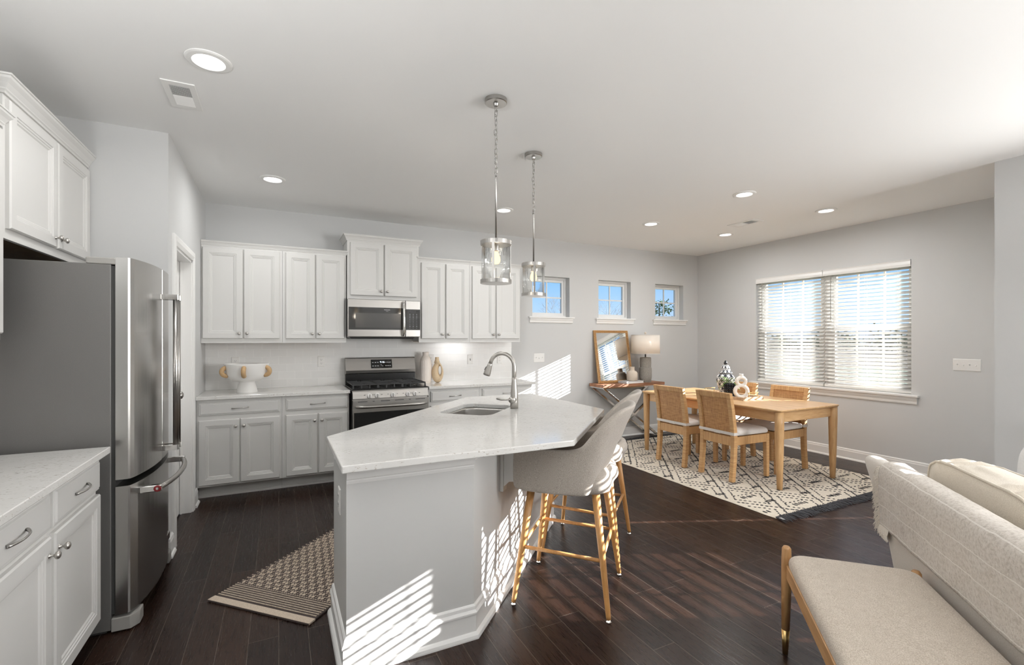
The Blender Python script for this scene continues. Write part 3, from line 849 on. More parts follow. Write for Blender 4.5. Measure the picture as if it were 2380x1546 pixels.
for x, y in ((-.006, -.012), (.002, -.024), (.012, -.026)): m.box(x - .006, x + .006, y - .002, y + .002, .0035, .0040)
m.build('touch_keys', M['icon'], bg)
# burners and grates
for x, y in ((-.24, .16), (-.24, .44), (0, .30), (.24, .16), (.24, .44)):
    b = MB().lathe([(.050, 0), (.050, .006), (.034, .010), (.034, .018), (0, .020)], 20, (x, y, .922)).build('burner', M['castiron'], rg)
    MB().lathe([(.040, 0), (.040, .005), (.036, .007), (.036, .005)], 20, (x, y, .926)).build('burner_ring', M['steel'], b)
for gx in (-.245, 0, .245):
    m = MB(); g0, g1 = gx - .118, gx + .118
    for x in (g0, g1): m.bar((x, .065, .958), (x, .545, .958), .012, .014)
    for y in (.065, .20, .305, .41, .545): m.bar((g0, y, .958), (g1, y, .958), .012, .014)
    for y in (.13, .48): m.bar((gx - .02, y, .958), (gx - .118, y, .958), .010, .014).bar((gx + .02, y, .958), (gx + .118, y, .958), .010, .014)
    m.bar((gx, .065, .958), (gx, .15, .958), .010, .014).bar((gx, .46, .958), (gx, .545, .958), .010, .014)
    for x in (g0, gx - .04, gx + .04, g1):
        for y in (.065, .545): m.bar((x, y, .922), (x, y, .958), .016, .016, up=(0, 1, 0), w2=.011, h2=.011)
    m.build('grate', M['castiron'], rg, bevel=.002)

# ---- microwave
mw = thing('microwave', 'stainless over-the-range microwave with dark glass door and keypad', 'microwave', (1.003, 5.045, 1.430))
MB().box(-.376, .376, .03, .385, .010, .402).build('housing', M['black'], mw, bevel=.003)
def mwsec(y0): return [(y0 + .03, 0.006), (y0 + .004, .012), (y0, .10), (y0, .30), (y0 + .004, .396), (y0 + .03, .402)]
dw = MB().loft([[(x, a, b) for a, b in mwsec(-.012)] for x in (-.376, .213)]).build('door', M['steel'], mw, bevel=.002)
MB().box(-.366, .205, -.0145, -.006, .083, .315).build('door_window', M['mwglass'], dw)
MB().box(-.30, .165, -.0150, -.0140, .105, .255).build('window_mesh', plain('mesh_screen', (.045, .044, .042), .18, Specular_IOR_Level=.7), dw)
pts = [(.190, -.014, .020), (.190, -.045, .028), (.189, -.060, .08), (.189, -.064, .20), (.189, -.060, .32), (.190, -.045, .374), (.190, -.014, .382)]
MB().tube(pts, [.013, .015, .0145, .014, .0145, .015, .013], 10).build('door_handle', M['chrome'], dw, smooth=True, sub=1)
ct = MB().loft([[(x, a, b) for a, b in mwsec(-.012)] for x in (.219, .376)]).build('control_panel', M['steel'], mw, bevel=.002)
MB().box(.221, .374, -.0145, -.006, .083, .306).build('keypad', M['mwglass'], ct)
m = MB()
for i in range(3):
    for j in range(9):
        wx = .006 if j in (0, 1, 2, 7) else .0022
        m.box(.262 + i * .037 - wx, .262 + i * .037 + wx, -.0152, -.0145, .252 - j * .0185 - .002, .252 - j * .0185 + .002)
m.build('keypad_print', M['icon'], ct)
MB().box(.245, .330, -.0151, -.0145, .272, .288).build('clock_window', M['slot'], ct)
T = Matrix(((1, 0, 0, .02), (0, 0, -1, -.0148), (0, 1, 0, .292), (0, 0, 0, 1)))
text_part('door_lettering', 'FRIGIDAIRE', .0125, M['icon'], dw, T)
T2 = Matrix(((1, 0, 0, .02), (0, 0, -1, -.0148), (0, 1, 0, .277), (0, 0, 0, 1)))
text_part('series_lettering', 'GALLERY', .006, M['icon'], dw, T2)
m = MB(); m.loft([[(-.36, .02, .010), (.34, .02, .010), (.34, .36, .010), (-.36, .36, .010)], [(-.33, .05, -.012), (.31, .05, -.012), (.31, .33, -.012), (-.33, .33, -.012)]])
m.build('vent_grille', M['slot'], mw)

# ---- refrigerator (front looks to +x: local -y)
fr = thing('refrigerator', 'stainless French-door refrigerator with bottom freezer drawer', 'refrigerator', (-.72, 3.285, 0), pi / 2)
FW = .412
m = MB(); m.box(-FW, FW, .0, .60, .015, 1.772); m.build('case', M['fridge_side'], fr, bevel=.004)
MB().box(-FW + .006, FW - .006, -.016, .0, .09, 1.765).build('gasket', M['gasket'], fr)
def bulge(x): return -.074 - .054 * (1 - abs(x / FW) ** 2.4)
def curved(x0, x1, z0, z1, n=14):
    xs = [x0 + (x1 - x0) * k / n for k in range(n + 1)]
    r = .010
    front = [(x, bulge(x)) for x in xs]
    front[0] = (x0 + .001, front[0][1] + r); front.insert(1, (x0 + r * .5, bulge(x0) + .002))
    front[-1] = (x1 - .001, front[-1][1] + r); front.insert(-1, (x1 - r * .5, bulge(x1) + .002))
    pts = [(x0, -.016)] + front + [(x1, -.016)]
    return MB().prism(pts[::-1], z0, z1)
for x0, x1, hx in ((-FW, -.003, -.034), (.003, FW, .034)):
    dd = curved(x0, x1, .735, 1.808).build('door', M['steelv'], fr, bevel=.002, angle=50)
    yb = bulge(hx)
    hd = MB().tube([(hx, yb - .066, .802), (hx, yb - .066, 1.652)], .0135, 16).build('handle', M['nickel'], dd, smooth=True)
    for z in (.800, 1.652):
        m = MB()
        m.prism(rrect(hx - .014, hx + .014, yb - .083, yb + .004, .008), z - .014, z + .014)
        m.build('handle_bracket', M['chrome'], dd, bevel=.002)
fz = curved(-FW, FW, .085, .702).build('freezer_drawer', M['steelv'], fr, bevel=.002, angle=50)
pts = []
for k in range(13):
    u = -1 + k / 6; x = u * .33; pts.append((x, bulge(x) - .075 - .012 * (1 - u * u), .655))
hd = MB().tube(pts, .0135, 14).build('handle', M['nickel'], fz, smooth=True)
for u in (-.33, .33):
    m = MB(); yb = bulge(u); m.box(u - .013, u + .013, yb - .088, yb + .004, .638, .672); m.build('handle_bracket', M['chrome'], fz, bevel=.004)
bd = MB().lathe([(.0165, 0), (.0165, .003), (.012, .005), (0, .005)], 20, (-.343, bulge(.33) - .072, .655), '-x').build('badge', plain('deep_red_enamel', (.20, .012, .016), .3), fz)
MB().lathe([(.0065, 0.005), (.0065, .0062), (.003, .0064), (0, .0064)], 14, (-.343, bulge(.33) - .072, .655), '-x').build('badge_emblem', M['chrome'], fz)
m = MB(); m.box(.13, .215, bulge(.17) - .003, bulge(.17) + .006, .205, .245); m.build('nameplate', M['chrome'], fz, bevel=.001)
for s in (-1, 1):
    m = MB(); m.prism([(s * FW, -.012), (s * FW, .095), (s * (FW - .09), .095), (s * (FW - .11), .02), (s * (FW - .05), -.05), (s * (FW - .012), -.06)], 1.772, 1.803)
    m.build('hinge_cover', M['grey_plastic'], fr, bevel=.004)
    m = MB(); m.prism([(s * (FW + .004), .0), (s * (FW + .004), -.075), (s * (FW - .035), -.105), (s * (FW - .10), -.105), (s * (FW - .10), .0)], .008, .072)
    m.build('foot_cover', M['grey_plastic'], fr, bevel=.004)
MB().box(-FW + .11, FW - .11, -.045, 0, .02, .078).build('toe_grille', M['gasket'], fr)
MB().box(-FW + .02, FW - .02, .02, .56, 0, .016).build('leveller', M['gasket'], fr)

# ---- things on the back worktops
bw = thing('footed_bowl', 'white footed ceramic bowl with three rattan-wrapped loop handles', 'bowl', (-.268, 5.075, .915))
MB().lathe([(.090, 0), (.091, .004), (.068, .095), (.072, .104), (.110, .110), (.152, .135), (.174, .175), (.184, .262), (.186, .270), (.179, .270), (.172, .20), (.152, .15), (.11, .122), (0, .118)],
           40).build('bowl_body', M['ceramic'], bw, smooth=True, angle=40)
for a in (200, 265, 335):
    a = radians(a); m = MB(); m.M = rotz(a) @ TR(.172, 0, .200)
    m.tube([(-.004 + .042 * cos(q), 0, .038 * sin(q)) for q in [radians(-95 + 190 * k / 16) for k in range(17)]], .0200, 10)
    m.build('handle', M['rope'], bw, smooth=True)

v = thing('ribbed_vase', 'tall blush-white ribbed vase standing on the worktop by the range', 'vase', (1.513, 5.290, .915))
def ribs(u, q, prof, n=22, amp=.035):
    a = 2 * pi * u; k = q * (len(prof) - 1); i = min(int(k), len(prof) - 2); f = k - i
    r = prof[i][0] * (1 - f) + prof[i + 1][0] * f; z = prof[i][1] * (1 - f) + prof[i + 1][1] * f
    w = amp if .0 < z < .30 else 0.004
    r *= 1 + w * (abs(cos(a * n / 2)) - .6); return (r * cos(a), r * sin(a), z)
PV = [(.055, 0), (.062, .02), (.066, .10), (.067, .18), (.064, .235), (.055, .275), (.042, .300), (.036, .312), (.036, .350), (.030, .352), (.028, .31)]
m = MB(); m.grid(lambda a, b: ribs(a, b, PV), 176, 45, True); m.poly([(.05 * cos(2 * pi * k / 24), .05 * sin(2 * pi * k / 24), .002) for k in range(24)])
m.build('vase_body', M['ribbed'], v, smooth=True)

def ring_solid(m, cx, cz, R, hole, depth, n=32, ex=1.0, ez=1.0, k=10, z_off=0.0):
    """a doughnut-like vase body: outer outline ellipse, inner hole, rounded across its depth"""
    rings = []
    for i in range(n):
        a = 2 * pi * i / n; rin, rout = hole, R
        ring = []
        for j in range(k):
            b = 2 * pi * j / k; mid, half = (rin + rout) / 2, (rout - rin) / 2
            r = mid + half * cos(b); ring.append((cx + ex * r * cos(a), depth * sin(b), cz + ez * r * sin(a)))
        rings.append(ring)
    m.loft(rings, loop=True)

v = thing('hollow_vase', 'beige clay vase with an oval hole through its side, beside the ribbed vase', 'vase', (1.640, 5.245, .915), radians(-22))
def tear(u):   # outer outline of the vase: (x, z)
    a = 2 * pi * u
    return a
m = MB(); rings = []
for i in range(40):
    a = 2 * pi * i / 40
    ox, oz = .068 * cos(a), .125 + .128 * sin(a)
    if sin(a) > 0: ox *= 1 - .42 * sin(a) ** 1.5
    else: ox *= 1 + .05 * abs(sin(a)); oz = max(oz, .0)
    ix, iz = .027 + .016 * cos(a), .140 + .050 * sin(a)
    ring = []
    for j in range(12):
        b = 2 * pi * j / 12; f = .5 + .5 * cos(b)
        ring.append((ix + (ox - ix) * f, .044 * sin(b) * (1 - .35 * max(0, sin(a))), iz + (oz - iz) * f))
    rings.append(ring)
m.loft(rings, loop=True)
m.lathe([(.034, .225), (.024, .262), (.022, .286), (.024, .292), (.018, .292), (.016, .26)], 18, (-.006, 0, 0))
m.build('vase_body', M['beige_clay'], v, smooth=True)

# ---- outlets and switches
def plate(name, label, loc, rz, gangs, kind, cat, group):
    t = thing(name, label, cat, loc, rz, group)
    w = (.070 + .046 * (gangs - 1)) / 2; hgt = .058
    m = MB(); m.loft([[(-w + i, y, -hgt + i), (w - i, y, -hgt + i), (w - i, y, hgt - i), (-w + i, y, hgt - i)] for i, y in ((0, 0), (0, -.003), (.004, -.0055))])
    m.build('cover_plate', M['white_plastic'], t)
    for g in range(gangs):
        x = (g - (gangs - 1) / 2) * .046
        if kind == 'outlet':
            for z in (-.0195, .0195):
                r = MB(); r.M = TR(x, -.0055, z) @ Matrix.Rotation(pi / 2, 4, 'X'); r.prism(rrect(-.0165, .0165, -.014, .014, .008), -.0005, .0015)
                r = r.build('receptacle', M['white_plastic'], t)
                mm = MB().box(x - .0075, x - .0055, -.0078, -.006, z - .002, z + .007).box(x + .0055, x + .0075, -.0078, -.006, z - .002, z + .006).box(x - .002, x + .002, -.0078, -.006, z - .010, z - .006)
                mm.build('slots', M['slot'], r)
        else:
            m = MB(); m.box(x - .006, x + .006, -.0062, -.004, -.013, .013); b = m.build('toggle_slot', M['slot'] if kind == 'dark' else M['white_plastic'], t)
            up = 1 if g % 2 == 0 else -1
            MB().loft([[(x - .004, -.005, up * .002 - .006), (x + .004, -.005, up * .002 - .006), (x + .004, -.005, up * .002 + .006), (x - .004, -.005, up * .002 + .006)],
                       [(x - .0035, -.019, up * .009 - .003), (x + .0035, -.019, up * .009 - .003), (x + .0035, -.019, up * .009 + .003), (x - .0035, -.019, up * .009 + .003)]]).build('toggle', M['white_plastic'], b)
            for z in (-.030, .030): MB().lathe([(.0028, 0), (.0028, .0012), (0, .0015)], 10, (x, -.0055, z), 'y').build('screw', M['white_plastic'], t)
    return t
yt = YB - .0085
plate('wall_outlet', 'white duplex outlet on the tile, half hidden behind the footed bowl', (-.388, yt, 1.178), 0, 1, 'outlet', 'outlet', 'tile outlets')
plate('wall_outlet', 'white duplex outlet on the tile between footed bowl and range', (.408, yt, 1.175), 0, 1, 'outlet', 'outlet', 'tile outlets')
plate('wall_outlet', 'white duplex outlet on the tile behind the two vases', (1.612, yt, 1.175), 0, 1, 'outlet', 'outlet', 'tile outlets')
plate('light_switch', 'single toggle switch plate with a dark slot on the tile', (2.112, yt, 1.166), 0, 1, 'dark', 'switch', None)
plate('wall_outlet', 'white outlet on the tile seen through the faucet arch', (2.510, yt, 1.165), 0, 1, 'outlet', 'outlet', 'tile outlets')
plate('light_switch', 'three-gang toggle switch plate on the wall above the sun stripes', (3.090, YB - .0005, 1.168), 0, 3, 'toggle', 'switch', None)
plate('light_switch', 'four-gang toggle switch plate beside the dining window', (XR - .0005, 2.142, 1.162), -pi / 2, 4, 'toggle', 'switch', None)
# ================================================================== island
IC = (1.272, 3.128)                                     # sink centre
TOP = [(.220, 1.945), (1.308, 1.945), (2.080, 2.717), (2.080, 3.805), (1.440, 3.805), (.220, 2.585)]
BASE_POLY = [(.255, 2.090), (.832, 2.090), (1.930, 3.188), (1.930, 3.760), (1.425, 3.760), (.255, 2.590)]
def to45(s, n): return ((s - n) / sqrt(2), (s + n) / sqrt(2))
isl = thing('kitchen_island', 'angled pale grey kitchen island base with moulded base and top trim', 'island', (1.09, 2.93, 0))
o = Vector((1.09, 2.93))
loc = lambda pts: [(p[0] - o.x, p[1] - o.y) for p in pts]
bp = loc(BASE_POLY)
sink_hole = [(to45(*p)[0] + IC[0] - o.x, to45(*p)[1] + IC[1] - o.y) for p in rrect(-.275, .275, -.205, .205, .05)]
m = MB(); m.prism(bp, 0.0, .60); m.build('body', M['panel'], isl)
m = MB(); m.prism(bp, .60, .884, [sink_hole]); m.build('upper_body', M['panel'], isl)
prof = [(0, 0), (.032, 0), (.032, .006), (.029, .018), (.022, .026), (.015, .030), (.015, .108), (.020, .112), (.020, .120), (.012, .132), (.010, .146), (.004, .152), (0, .153)]
MB().sweep([bp[i] for i in (4, 3, 2, 1, 0, 5)], prof).build('base_moulding', M['trim'], isl)
cp = [(0, .800), (.004, .800), (.007, .812), (.007, .818), (.014, .822), (.018, .842), (.028, .868), (.032, .884), (0, .884)]
m = MB().sweep([bp[1], bp[0]], cp); m.build('top_moulding', M['trim'], isl)
m = MB(); m.sweep([bp[2], bp[1]], [(0, .834), (.004, .834), (.010, .850), (.030, .884), (0, .884)]); m.build('bar_moulding', M['trim'], isl)
# bar supports under the overhang
def corbel(s):
    m = MB(); x, y = to45(0, 0)
    T = TR(-o.x, -o.y, 0) @ rotz(pi / 4)
    nn = .8895                                           # knee wall distance along local y
    m.M = T
    a = .020
    m.box(s - .030, s + .030, nn - .018, nn, .575, .884)
    prof = [(nn - .018, .884), (nn - .018, .600)] + [(nn - .018 - .03 - .20 * sin(radians(q)), .600 + .03 + .205 * (1 - cos(radians(q)))) for q in range(0, 91, 10)] + [(nn - .25, .884)]
    m.loft([[(s - a, p, z) for p, z in prof], [(s + a, p, z) for p, z in prof]])
    m.build('corbel', M['trim'], isl, bevel=.002)
for s in (2.46, 3.17): corbel(s)
plate('wall_outlet', 'white duplex outlet on the short end panel of the island', (.2545, 2.315, .665), -pi / 2, 1, 'outlet', 'outlet', None)

m = MB()
hole = [(to45(*p)[0] + IC[0], to45(*p)[1] + IC[1]) for p in rrect(-.255, .255, -.190, .190, .075, 8)]
m.prism(TOP, .8845, .915, [hole])
tag(m.build('island_countertop', M['quartz'], bevel=.005, seg=3), 'large angled white quartz island top with a sink cutout', 'countertop')

sk = thing('sink', 'undermounted stainless steel sink bowl in the island top', 'sink', (IC[0], IC[1], .70), pi / 4)
m = MB(); rings = []
for ins, z in ((-.015, .183), (.002, .183), (.004, .17), (.006, .05), (.014, .02), (.04, .006), (.12, .0)):
    rings.append([(x, y, z) for x, y in rrect(-.257 + ins, .257 - ins, -.192 + ins, .192 - ins, max(.078 - ins * .4, .02), 6)])
m.loft(rings, cap0=False)
m.build('bowl', M['steel'], sk, smooth=True, solid=.0012)
MB().lathe([(.044, .002), (.044, .004), (.034, .005), (.03, .001), (0, .001)], 20).build('drain', M['chrome'], sk)

fa = thing('faucet', 'brushed nickel pull-down gooseneck faucet with a side lever', 'faucet', (1.519, 3.030, .915), radians(132))
m = MB().lathe([(.029, 0), (.0285, .05), (.027, .09), (.0255, .12), (.021, .16), (.017, .20), (.0165, .225)], 24); m.build('body', M['satin'], fa, smooth=True)
pts = [(0, 0, .21), (0, 0, .27)]; R_ = .095
for k in range(13):
    a = pi - pi * k / 12 * .93; pts.append((R_ + R_ * cos(a), 0, .30 + R_ * sin(a)))
MB().tube(pts, .0145, 14).build('spout', M['satin'], fa, smooth=True)
p = Vector(pts[-1]); d = (p - Vector(pts[-2])).normalized()
MB().tube([p - d * .002, p + d * .012, p + d * .075, p + d * .092], [.0165, .018, .026, .026], 16).build('spray_head', M['satin'], fa, smooth=True)
MB().tube([p + d * .03 + Vector((.021, 0, .002)), p + d * .055 + Vector((.026, 0, .002))], .006, 8).build('spray_button', M['slot'], fa)
MB().tube([(.0, .018, .066), (.0, .052, .066)], .024, 18).build('valve_hub', M['satin'], fa, smooth=True)
MB().tube([(.01, .045, .068), (.045, .046, .066), (.085, .046, .067), (.118, .046, .070)], [.008, .0085, .0125, .008], 12, flat=.7).build('lever', M['satin'], fa, smooth=True)

# ---- pendants
def pendant(label, loc, strap0):
    t = thing('pendant_lamp', label, 'pendant lamp', (loc[0], loc[1], 1.722), 0, 'island pendants')
    top = H - 1.722
    MB().lathe([(.062, top), (.062, top - .020), (.058, top - .023), (.016, top - .024), (.012, top - .036), (.006, top - .042), (0, top - .043)][::-1], 32).build('canopy', M['nickel'], t, smooth=False)
    z = top - .036; z1 = .590; n = 15; L = (z - z1) / n; m = MB()
    for k in range(n):
        zc = z - (k + .5) * L; h = L * .68; w = .0085; a = (k % 2) * pi / 2 + .5 + .25 * sin(k * 1.7)
        pts = [(w * cos(q) if abs(cos(q)) > .01 else 0, 0, 0) for q in (0,)]
        loop = []
        for q in range(14):
            b = 2 * pi * q / 14; loop.append(Vector((w * cos(b), 0, (h - w) * (1 if sin(b) > 0 else -1) * (1 if abs(sin(b)) > .05 else 0) + w * sin(b))))
        m.M = TR(.0018 * sin(k * 2.1), .0018 * cos(k * 1.3), zc) @ rotz(a)
        m.tube(loop, .0019, 6, loop=True)
    m.build('chain', M['nickel'], t, smooth=True)
    MB().lathe([(0, .602), (.006, .600), (.007, .588), (.0052, .575), (.0052, .248), (0, .248)], 12).build('stem', M['nickel'], t, smooth=True)
    m = MB(); m.lathe([(.084, .213), (.087, .213), (.087, .237), (.084, .237), (.084, .213)], 40); m.bar((-.084, 0, .234), (.084, 0, .234), .018, .004).bar((0, -.084, .234), (0, .084, .234), .018, .004)
    m.build('top_ring', M['nickel'], t, bevel=.001)
    MB().lathe([(.081, .0), (.087, .0), (.087, .022), (.084, .022), (.084, .006), (.081, .006), (.081, 0)], 40).build('bottom_ring', M['nickel'], t, bevel=.001)
    for k in range(3):
        a = strap0 + k * 2 * pi / 3; m = MB(); m.M = rotz(a); m.box(.083, .0868, -.007, .007, .01, .225); m.build('strap', M['nickel'], t)
    MB().lathe([(.080, .012), (.080, .222)], 64).build('glass_shade', M['ripple'], t, smooth=True)
    sk_ = MB().lathe([(.0, .236), (.019, .236), (.019, .182), (.015, .178), (0, .178)], 20).build('socket', M['nickel'], t, smooth=False)
    MB().lathe([(.012, .180), (.014, .172), (.018, .160), (.0235, .147), (.0255, .134), (.0235, .121), (.015, .110), (0, .107)], 20).build('bulb', M['bulb'], t, smooth=True)
    d = bpy.data.lights.new('pendant_light', 'POINT'); d.energy = BULB_W; d.color = (1, .86, .70); d.shadow_soft_size = .03
    lo = bpy.data.objects.new('pendant_light', d); COL.objects.link(lo); lo.parent = t; lo.location = (0, 0, .05)
    return t
va = atan2(-2.385, -1.085)
pendant('nearer rippled-glass nickel pendant, larger in view, over the sink side of the island', (1.082, 2.385), va - radians(10))
va = atan2(-2.965, -1.642)
pendant('farther rippled-glass nickel pendant, in front of the first small window', (1.642, 2.965), va + radians(4))

# ---- ceiling discs and vents
def can(label, x, y, k=1.0):
    t = thing('ceiling_light', label, 'ceiling light', (x, y, H), 0, 'recessed ceiling lights')
    MB().lathe([(.098, 0), (.098, -.004), (.090, -.008), (.070, -.010), (.064, -.004), (.064, 0)], 40).build('trim_ring', M['trim'], t, smooth=False)
    MB().lathe([(.064, -.0045), (.03, -.005), (0, -.005)], 40).build('diffuser', M['led'], t)
    d = bpy.data.lights.new('can_light', 'AREA'); d.shape = 'DISK'; d.size = .12; d.energy = CAN_W * k; d.color = (1, 1, .99); d.spread = radians(175)
    lo = bpy.data.objects.new('can_light', d); COL.objects.link(lo); lo.parent = t; lo.location = (0, 0, -.012)
can('biggest ceiling disc light, above the refrigerator and the air vent', -.300, 2.662)
can('ceiling disc light over the cabinets beside the pantry wall', -.045, 4.386, .95)
can('ceiling disc light just behind the nearer pendant stem', 2.076, 4.380, .85)
can('ceiling disc light alone above the wall with three small windows', 3.841, 4.148, 1.25)
can('small ceiling disc light nearest the far room corner, beyond the dining vent', 5.081, 4.152, 1.25)
can('ceiling disc light in front of the dining vent, toward the viewer', 3.824, 2.920, 1.25)
can('ceiling disc light closest to the dining window wall', 5.064, 2.916, 1.25)
for x, y in ((.9, -1.8), (2.9, -1.8)):
    d = bpy.data.lights.new('can_light', 'AREA'); d.shape = 'DISK'; d.size = .12; d.energy = CAN_W; d.color = (1, 1, .99)
    lo = bpy.data.objects.new('can_light', d); COL.objects.link(lo); lo.location = (x, y, H - .012)

def vent(label, x0, x1, y0, y1, dark):
    t = thing('ceiling_vent', label, 'vent', ((x0 + x1) / 2, (y0 + y1) / 2, H), 0, 'ceiling vents')
    w, l = (x1 - x0) / 2, (y1 - y0) / 2
    m = MB(); m.prism([(-w, -l), (w, -l), (w, l), (-w, l)], -.006, 0, [[(-w + .03, -l + .045), (w - .03, -l + .045), (w - .03, l - .045), (-w + .03, l - .045)]])
    m.build('frame', M['trim'], t, bevel=.002)
    MB().box(-w + .03, w - .03, -l + .045, l - .045, -.0005, 0).build('duct', M['slot'], t)
    m = MB(); n = 20
    for k in range(n):
        y = -l + .05 + (2 * l - .1) * k / (n - 1); tl = radians(50 if k < n / 2 else -50)
        m.bar((-w + .03, y, -.004), (w - .03, y, -.004), .0011, .0105, up=(0, sin(tl), cos(tl)))
    s = m.build('louvres', M['trim'], t)
vent('white ceiling air vent beside the biggest disc light', -.545, -.395, 2.945, 3.262, True)
vent('white ceiling air vent among the dining room lights', 4.695, 4.875, 3.475, 3.815, False)

# ---- kitchen runner
rn = thing('kitchen_runner', 'dark brown woven runner with cream dashes beside the island', 'rug', (-.106, 2.7585, 0), radians(45))
# local x = along the island edge, local y = across (towards the refrigerator)
m = MB(); Wd = .335; Lr = 1.60
m.box(0, Lr, -Wd, Wd, .002, .010); m.mi = 1
m.box(.002, .045, -Wd - .002, Wd + .002, .0025, .0118)
x = .062
for k in range(7):
    for j in range(62): m.box(x, x + .0065, -Wd + .01 + j * .0107, -Wd + .0175 + j * .0107, .009, .0125)
    x += .0175
row = 0
while x < Lr - .05:
    if row % 2 == 0:
        for j in range(44): m.box(x, x + .0055, -Wd + .01 + j * .0152, -Wd + .0195 + j * .0152, .009, .012)
        x += .0145
    else:
        off = (row % 4) * .011
        j = 0; y = -Wd + .012 + off
        while y < Wd - .025:
            if j % 3 != 2: m.lathe([(.0095, 0), (.0085, .003), (.004, .0045), (0, .0048)], 6, (x + .006, y + .008, .010))
            else: m.box(x + .003, x + .008, y + .006, y + .011, .009, .0115)
            y += .0205; j += 1
        x += .019
    row += 1
m.build('weave', [fabric('runner_dark_yarn', (.040, .026, .022), (.070, .046, .038), 300), fabric('runner_cream_yarn', (.56, .45, .35), (.72, .61, .49), 300)], rn)
# ================================================================== bar stools
def make_stool(label, loc, rz):
    """local +x looks to the counter; seat shell wraps round from arm to arm"""
    t = thing('bar_stool', label, 'bar stool', loc, rz, 'bar stools at the island')
    # --- wrap-round arm and back shell
    hw, fx, bx, rr = .245, .235, -.222, .135
    path = [(fx, -hw, 0.0), (.15, -hw - .004, 0), (.05, -hw - .006, 0), (-.03, -hw - .004, .0)]
    for k in range(1, 20):
        a = radians(-90 - 180 * k / 20); path.append((bx + rr + rr * 1.0 * cos(a) * 1.0, hw * sin(a), 0))
    path += [(-.03, hw + .004, 0), (.05, hw + .006, 0), (.15, hw + .004, 0), (fx, hw, 0)]
    P = [Vector(p) for p in path]; n = len(P)
    rings = []
    for i, p in enumerate(P):
        d = (P[min(i + 1, n - 1)] - P[max(i - 1, 0)]).normalized(); out = Vector((d.y, -d.x, 0))
        if out.dot(p - Vector((0, 0, 0))) < 0: out = -out
        u = max(0.0, min(1.0, (-.092 - p.x) / .112)); u = u * u * (3 - 2 * u)      # 0 on the arms, 1 at the back
        ztop = .842 + .222 * u; zbot = .612 + .105 * max(0, u - .62) / .38
        lean = .0 + .150 * u; th = .046 - .004 * u
        end = 1.0 if 0 < i < n - 1 else .72
        hz = (ztop - zbot) / 2; zc = (ztop + zbot) / 2; hz *= .96 if end < 1 else 1
        ring = []
        for f, o in ((-1, -.30), (-1, .30), (-.90, .5), (-.3, .5), (.3, .5), (.90, .5), (1, .30), (1, -.30), (.90, -.5), (.3, -.5), (-.3, -.5), (-.90, -.5)):
            k = (f + 1) / 2
            off = o * th * end + lean * k ** 1.25 - .02 * u
            q = p + out * off; ring.append((q.x, q.y, zc + f * hz))
        rings.append(ring)
    first = [Vector(r) + Vector((.020, 0, 0)) for r in rings[0]]
    def shrink(ring, k, dx):
        c = sum((Vector(q) for q in ring), Vector()) / len(ring)
        return [c + (Vector(q) - c) * k + Vector((dx, 0, 0)) for q in ring]
    m = MB()
    m.loft([shrink(rings[0], .80, .018)] + rings + [shrink(rings[-1], .80, .018)])
    m.build('back_shell', M['stoolcloth'], t, smooth=True, sub=2)
    # --- seat
    m = MB()
    def seat_ring(k, z): return [(x, y, z) for x, y in rrect(-.235 * k - .012, .245 * k, -.222 * k, .222 * k, .10, 5)]
    m.loft([seat_ring(.90, .606), seat_ring(1.0, .618), seat_ring(1.02, .665), seat_ring(1.0, .705), seat_ring(.93, .722), seat_ring(.5, .730)])
    m.build('seat', M['stoolcloth'], t, smooth=True, sub=1)
    # --- rear seam roll between seat and back
    MB().tube([(-.14, -.185, .66), (-.215, -.10, .68), (-.240, 0, .685), (-.215, .10, .68), (-.14, .185, .66)], [.03, .042, .046, .042, .03], 10).build('rear_bolster', M['stoolcloth'], t, smooth=True, sub=1)
    legs = []
    for sx in (1, -1):
        for sy in (1, -1):
            a = Vector((sx * .172, sy * .165, .622)); b = Vector((sx * .250, sy * .250, .016))
            lg = MB().tube([a, a.lerp(b, .5), a.lerp(b, .97), b], [.0215, .0175, .0125, .0120], 14).build('leg', M['stoolwood'], t, smooth=True)
            MB().lathe([(.009, .018), (.009, .010), (.013, .008), (.014, .002), (.010, 0), (0, 0)][::-1], 14, (b.x, b.y, 0)).build('glide', M['chrome'], lg, smooth=True)
            legs.append((a, b))
    at = lambda sx, sy, z: Vector((sx * (.172 + .078 * (.622 - z) / .606), sy * (.165 + .085 * (.622 - z) / .606), z))
    for p, q in ((at(1, 1, .300), at(-1, 1, .285)), (at(1, -1, .300), at(-1, -1, .285)), (at(1, 1, .312), at(1, -1, .312)), (at(-1, 1, .30), at(-1, -1, .30))):
        MB().tube([p, p.lerp(q, .5), q], .0098, 10).build('stretcher', M['stoolwood'], t, smooth=True)
    return t
st = make_stool('grey-beige upholstered bar stool with tapered wooden legs, nearest the island end panel', (1.472, 2.240, 0), radians(135))
dup(st, (1.925, 2.700, 0), radians(132), 'grey-beige upholstered bar stool with tapered wooden legs, the farther one toward the dining rug')

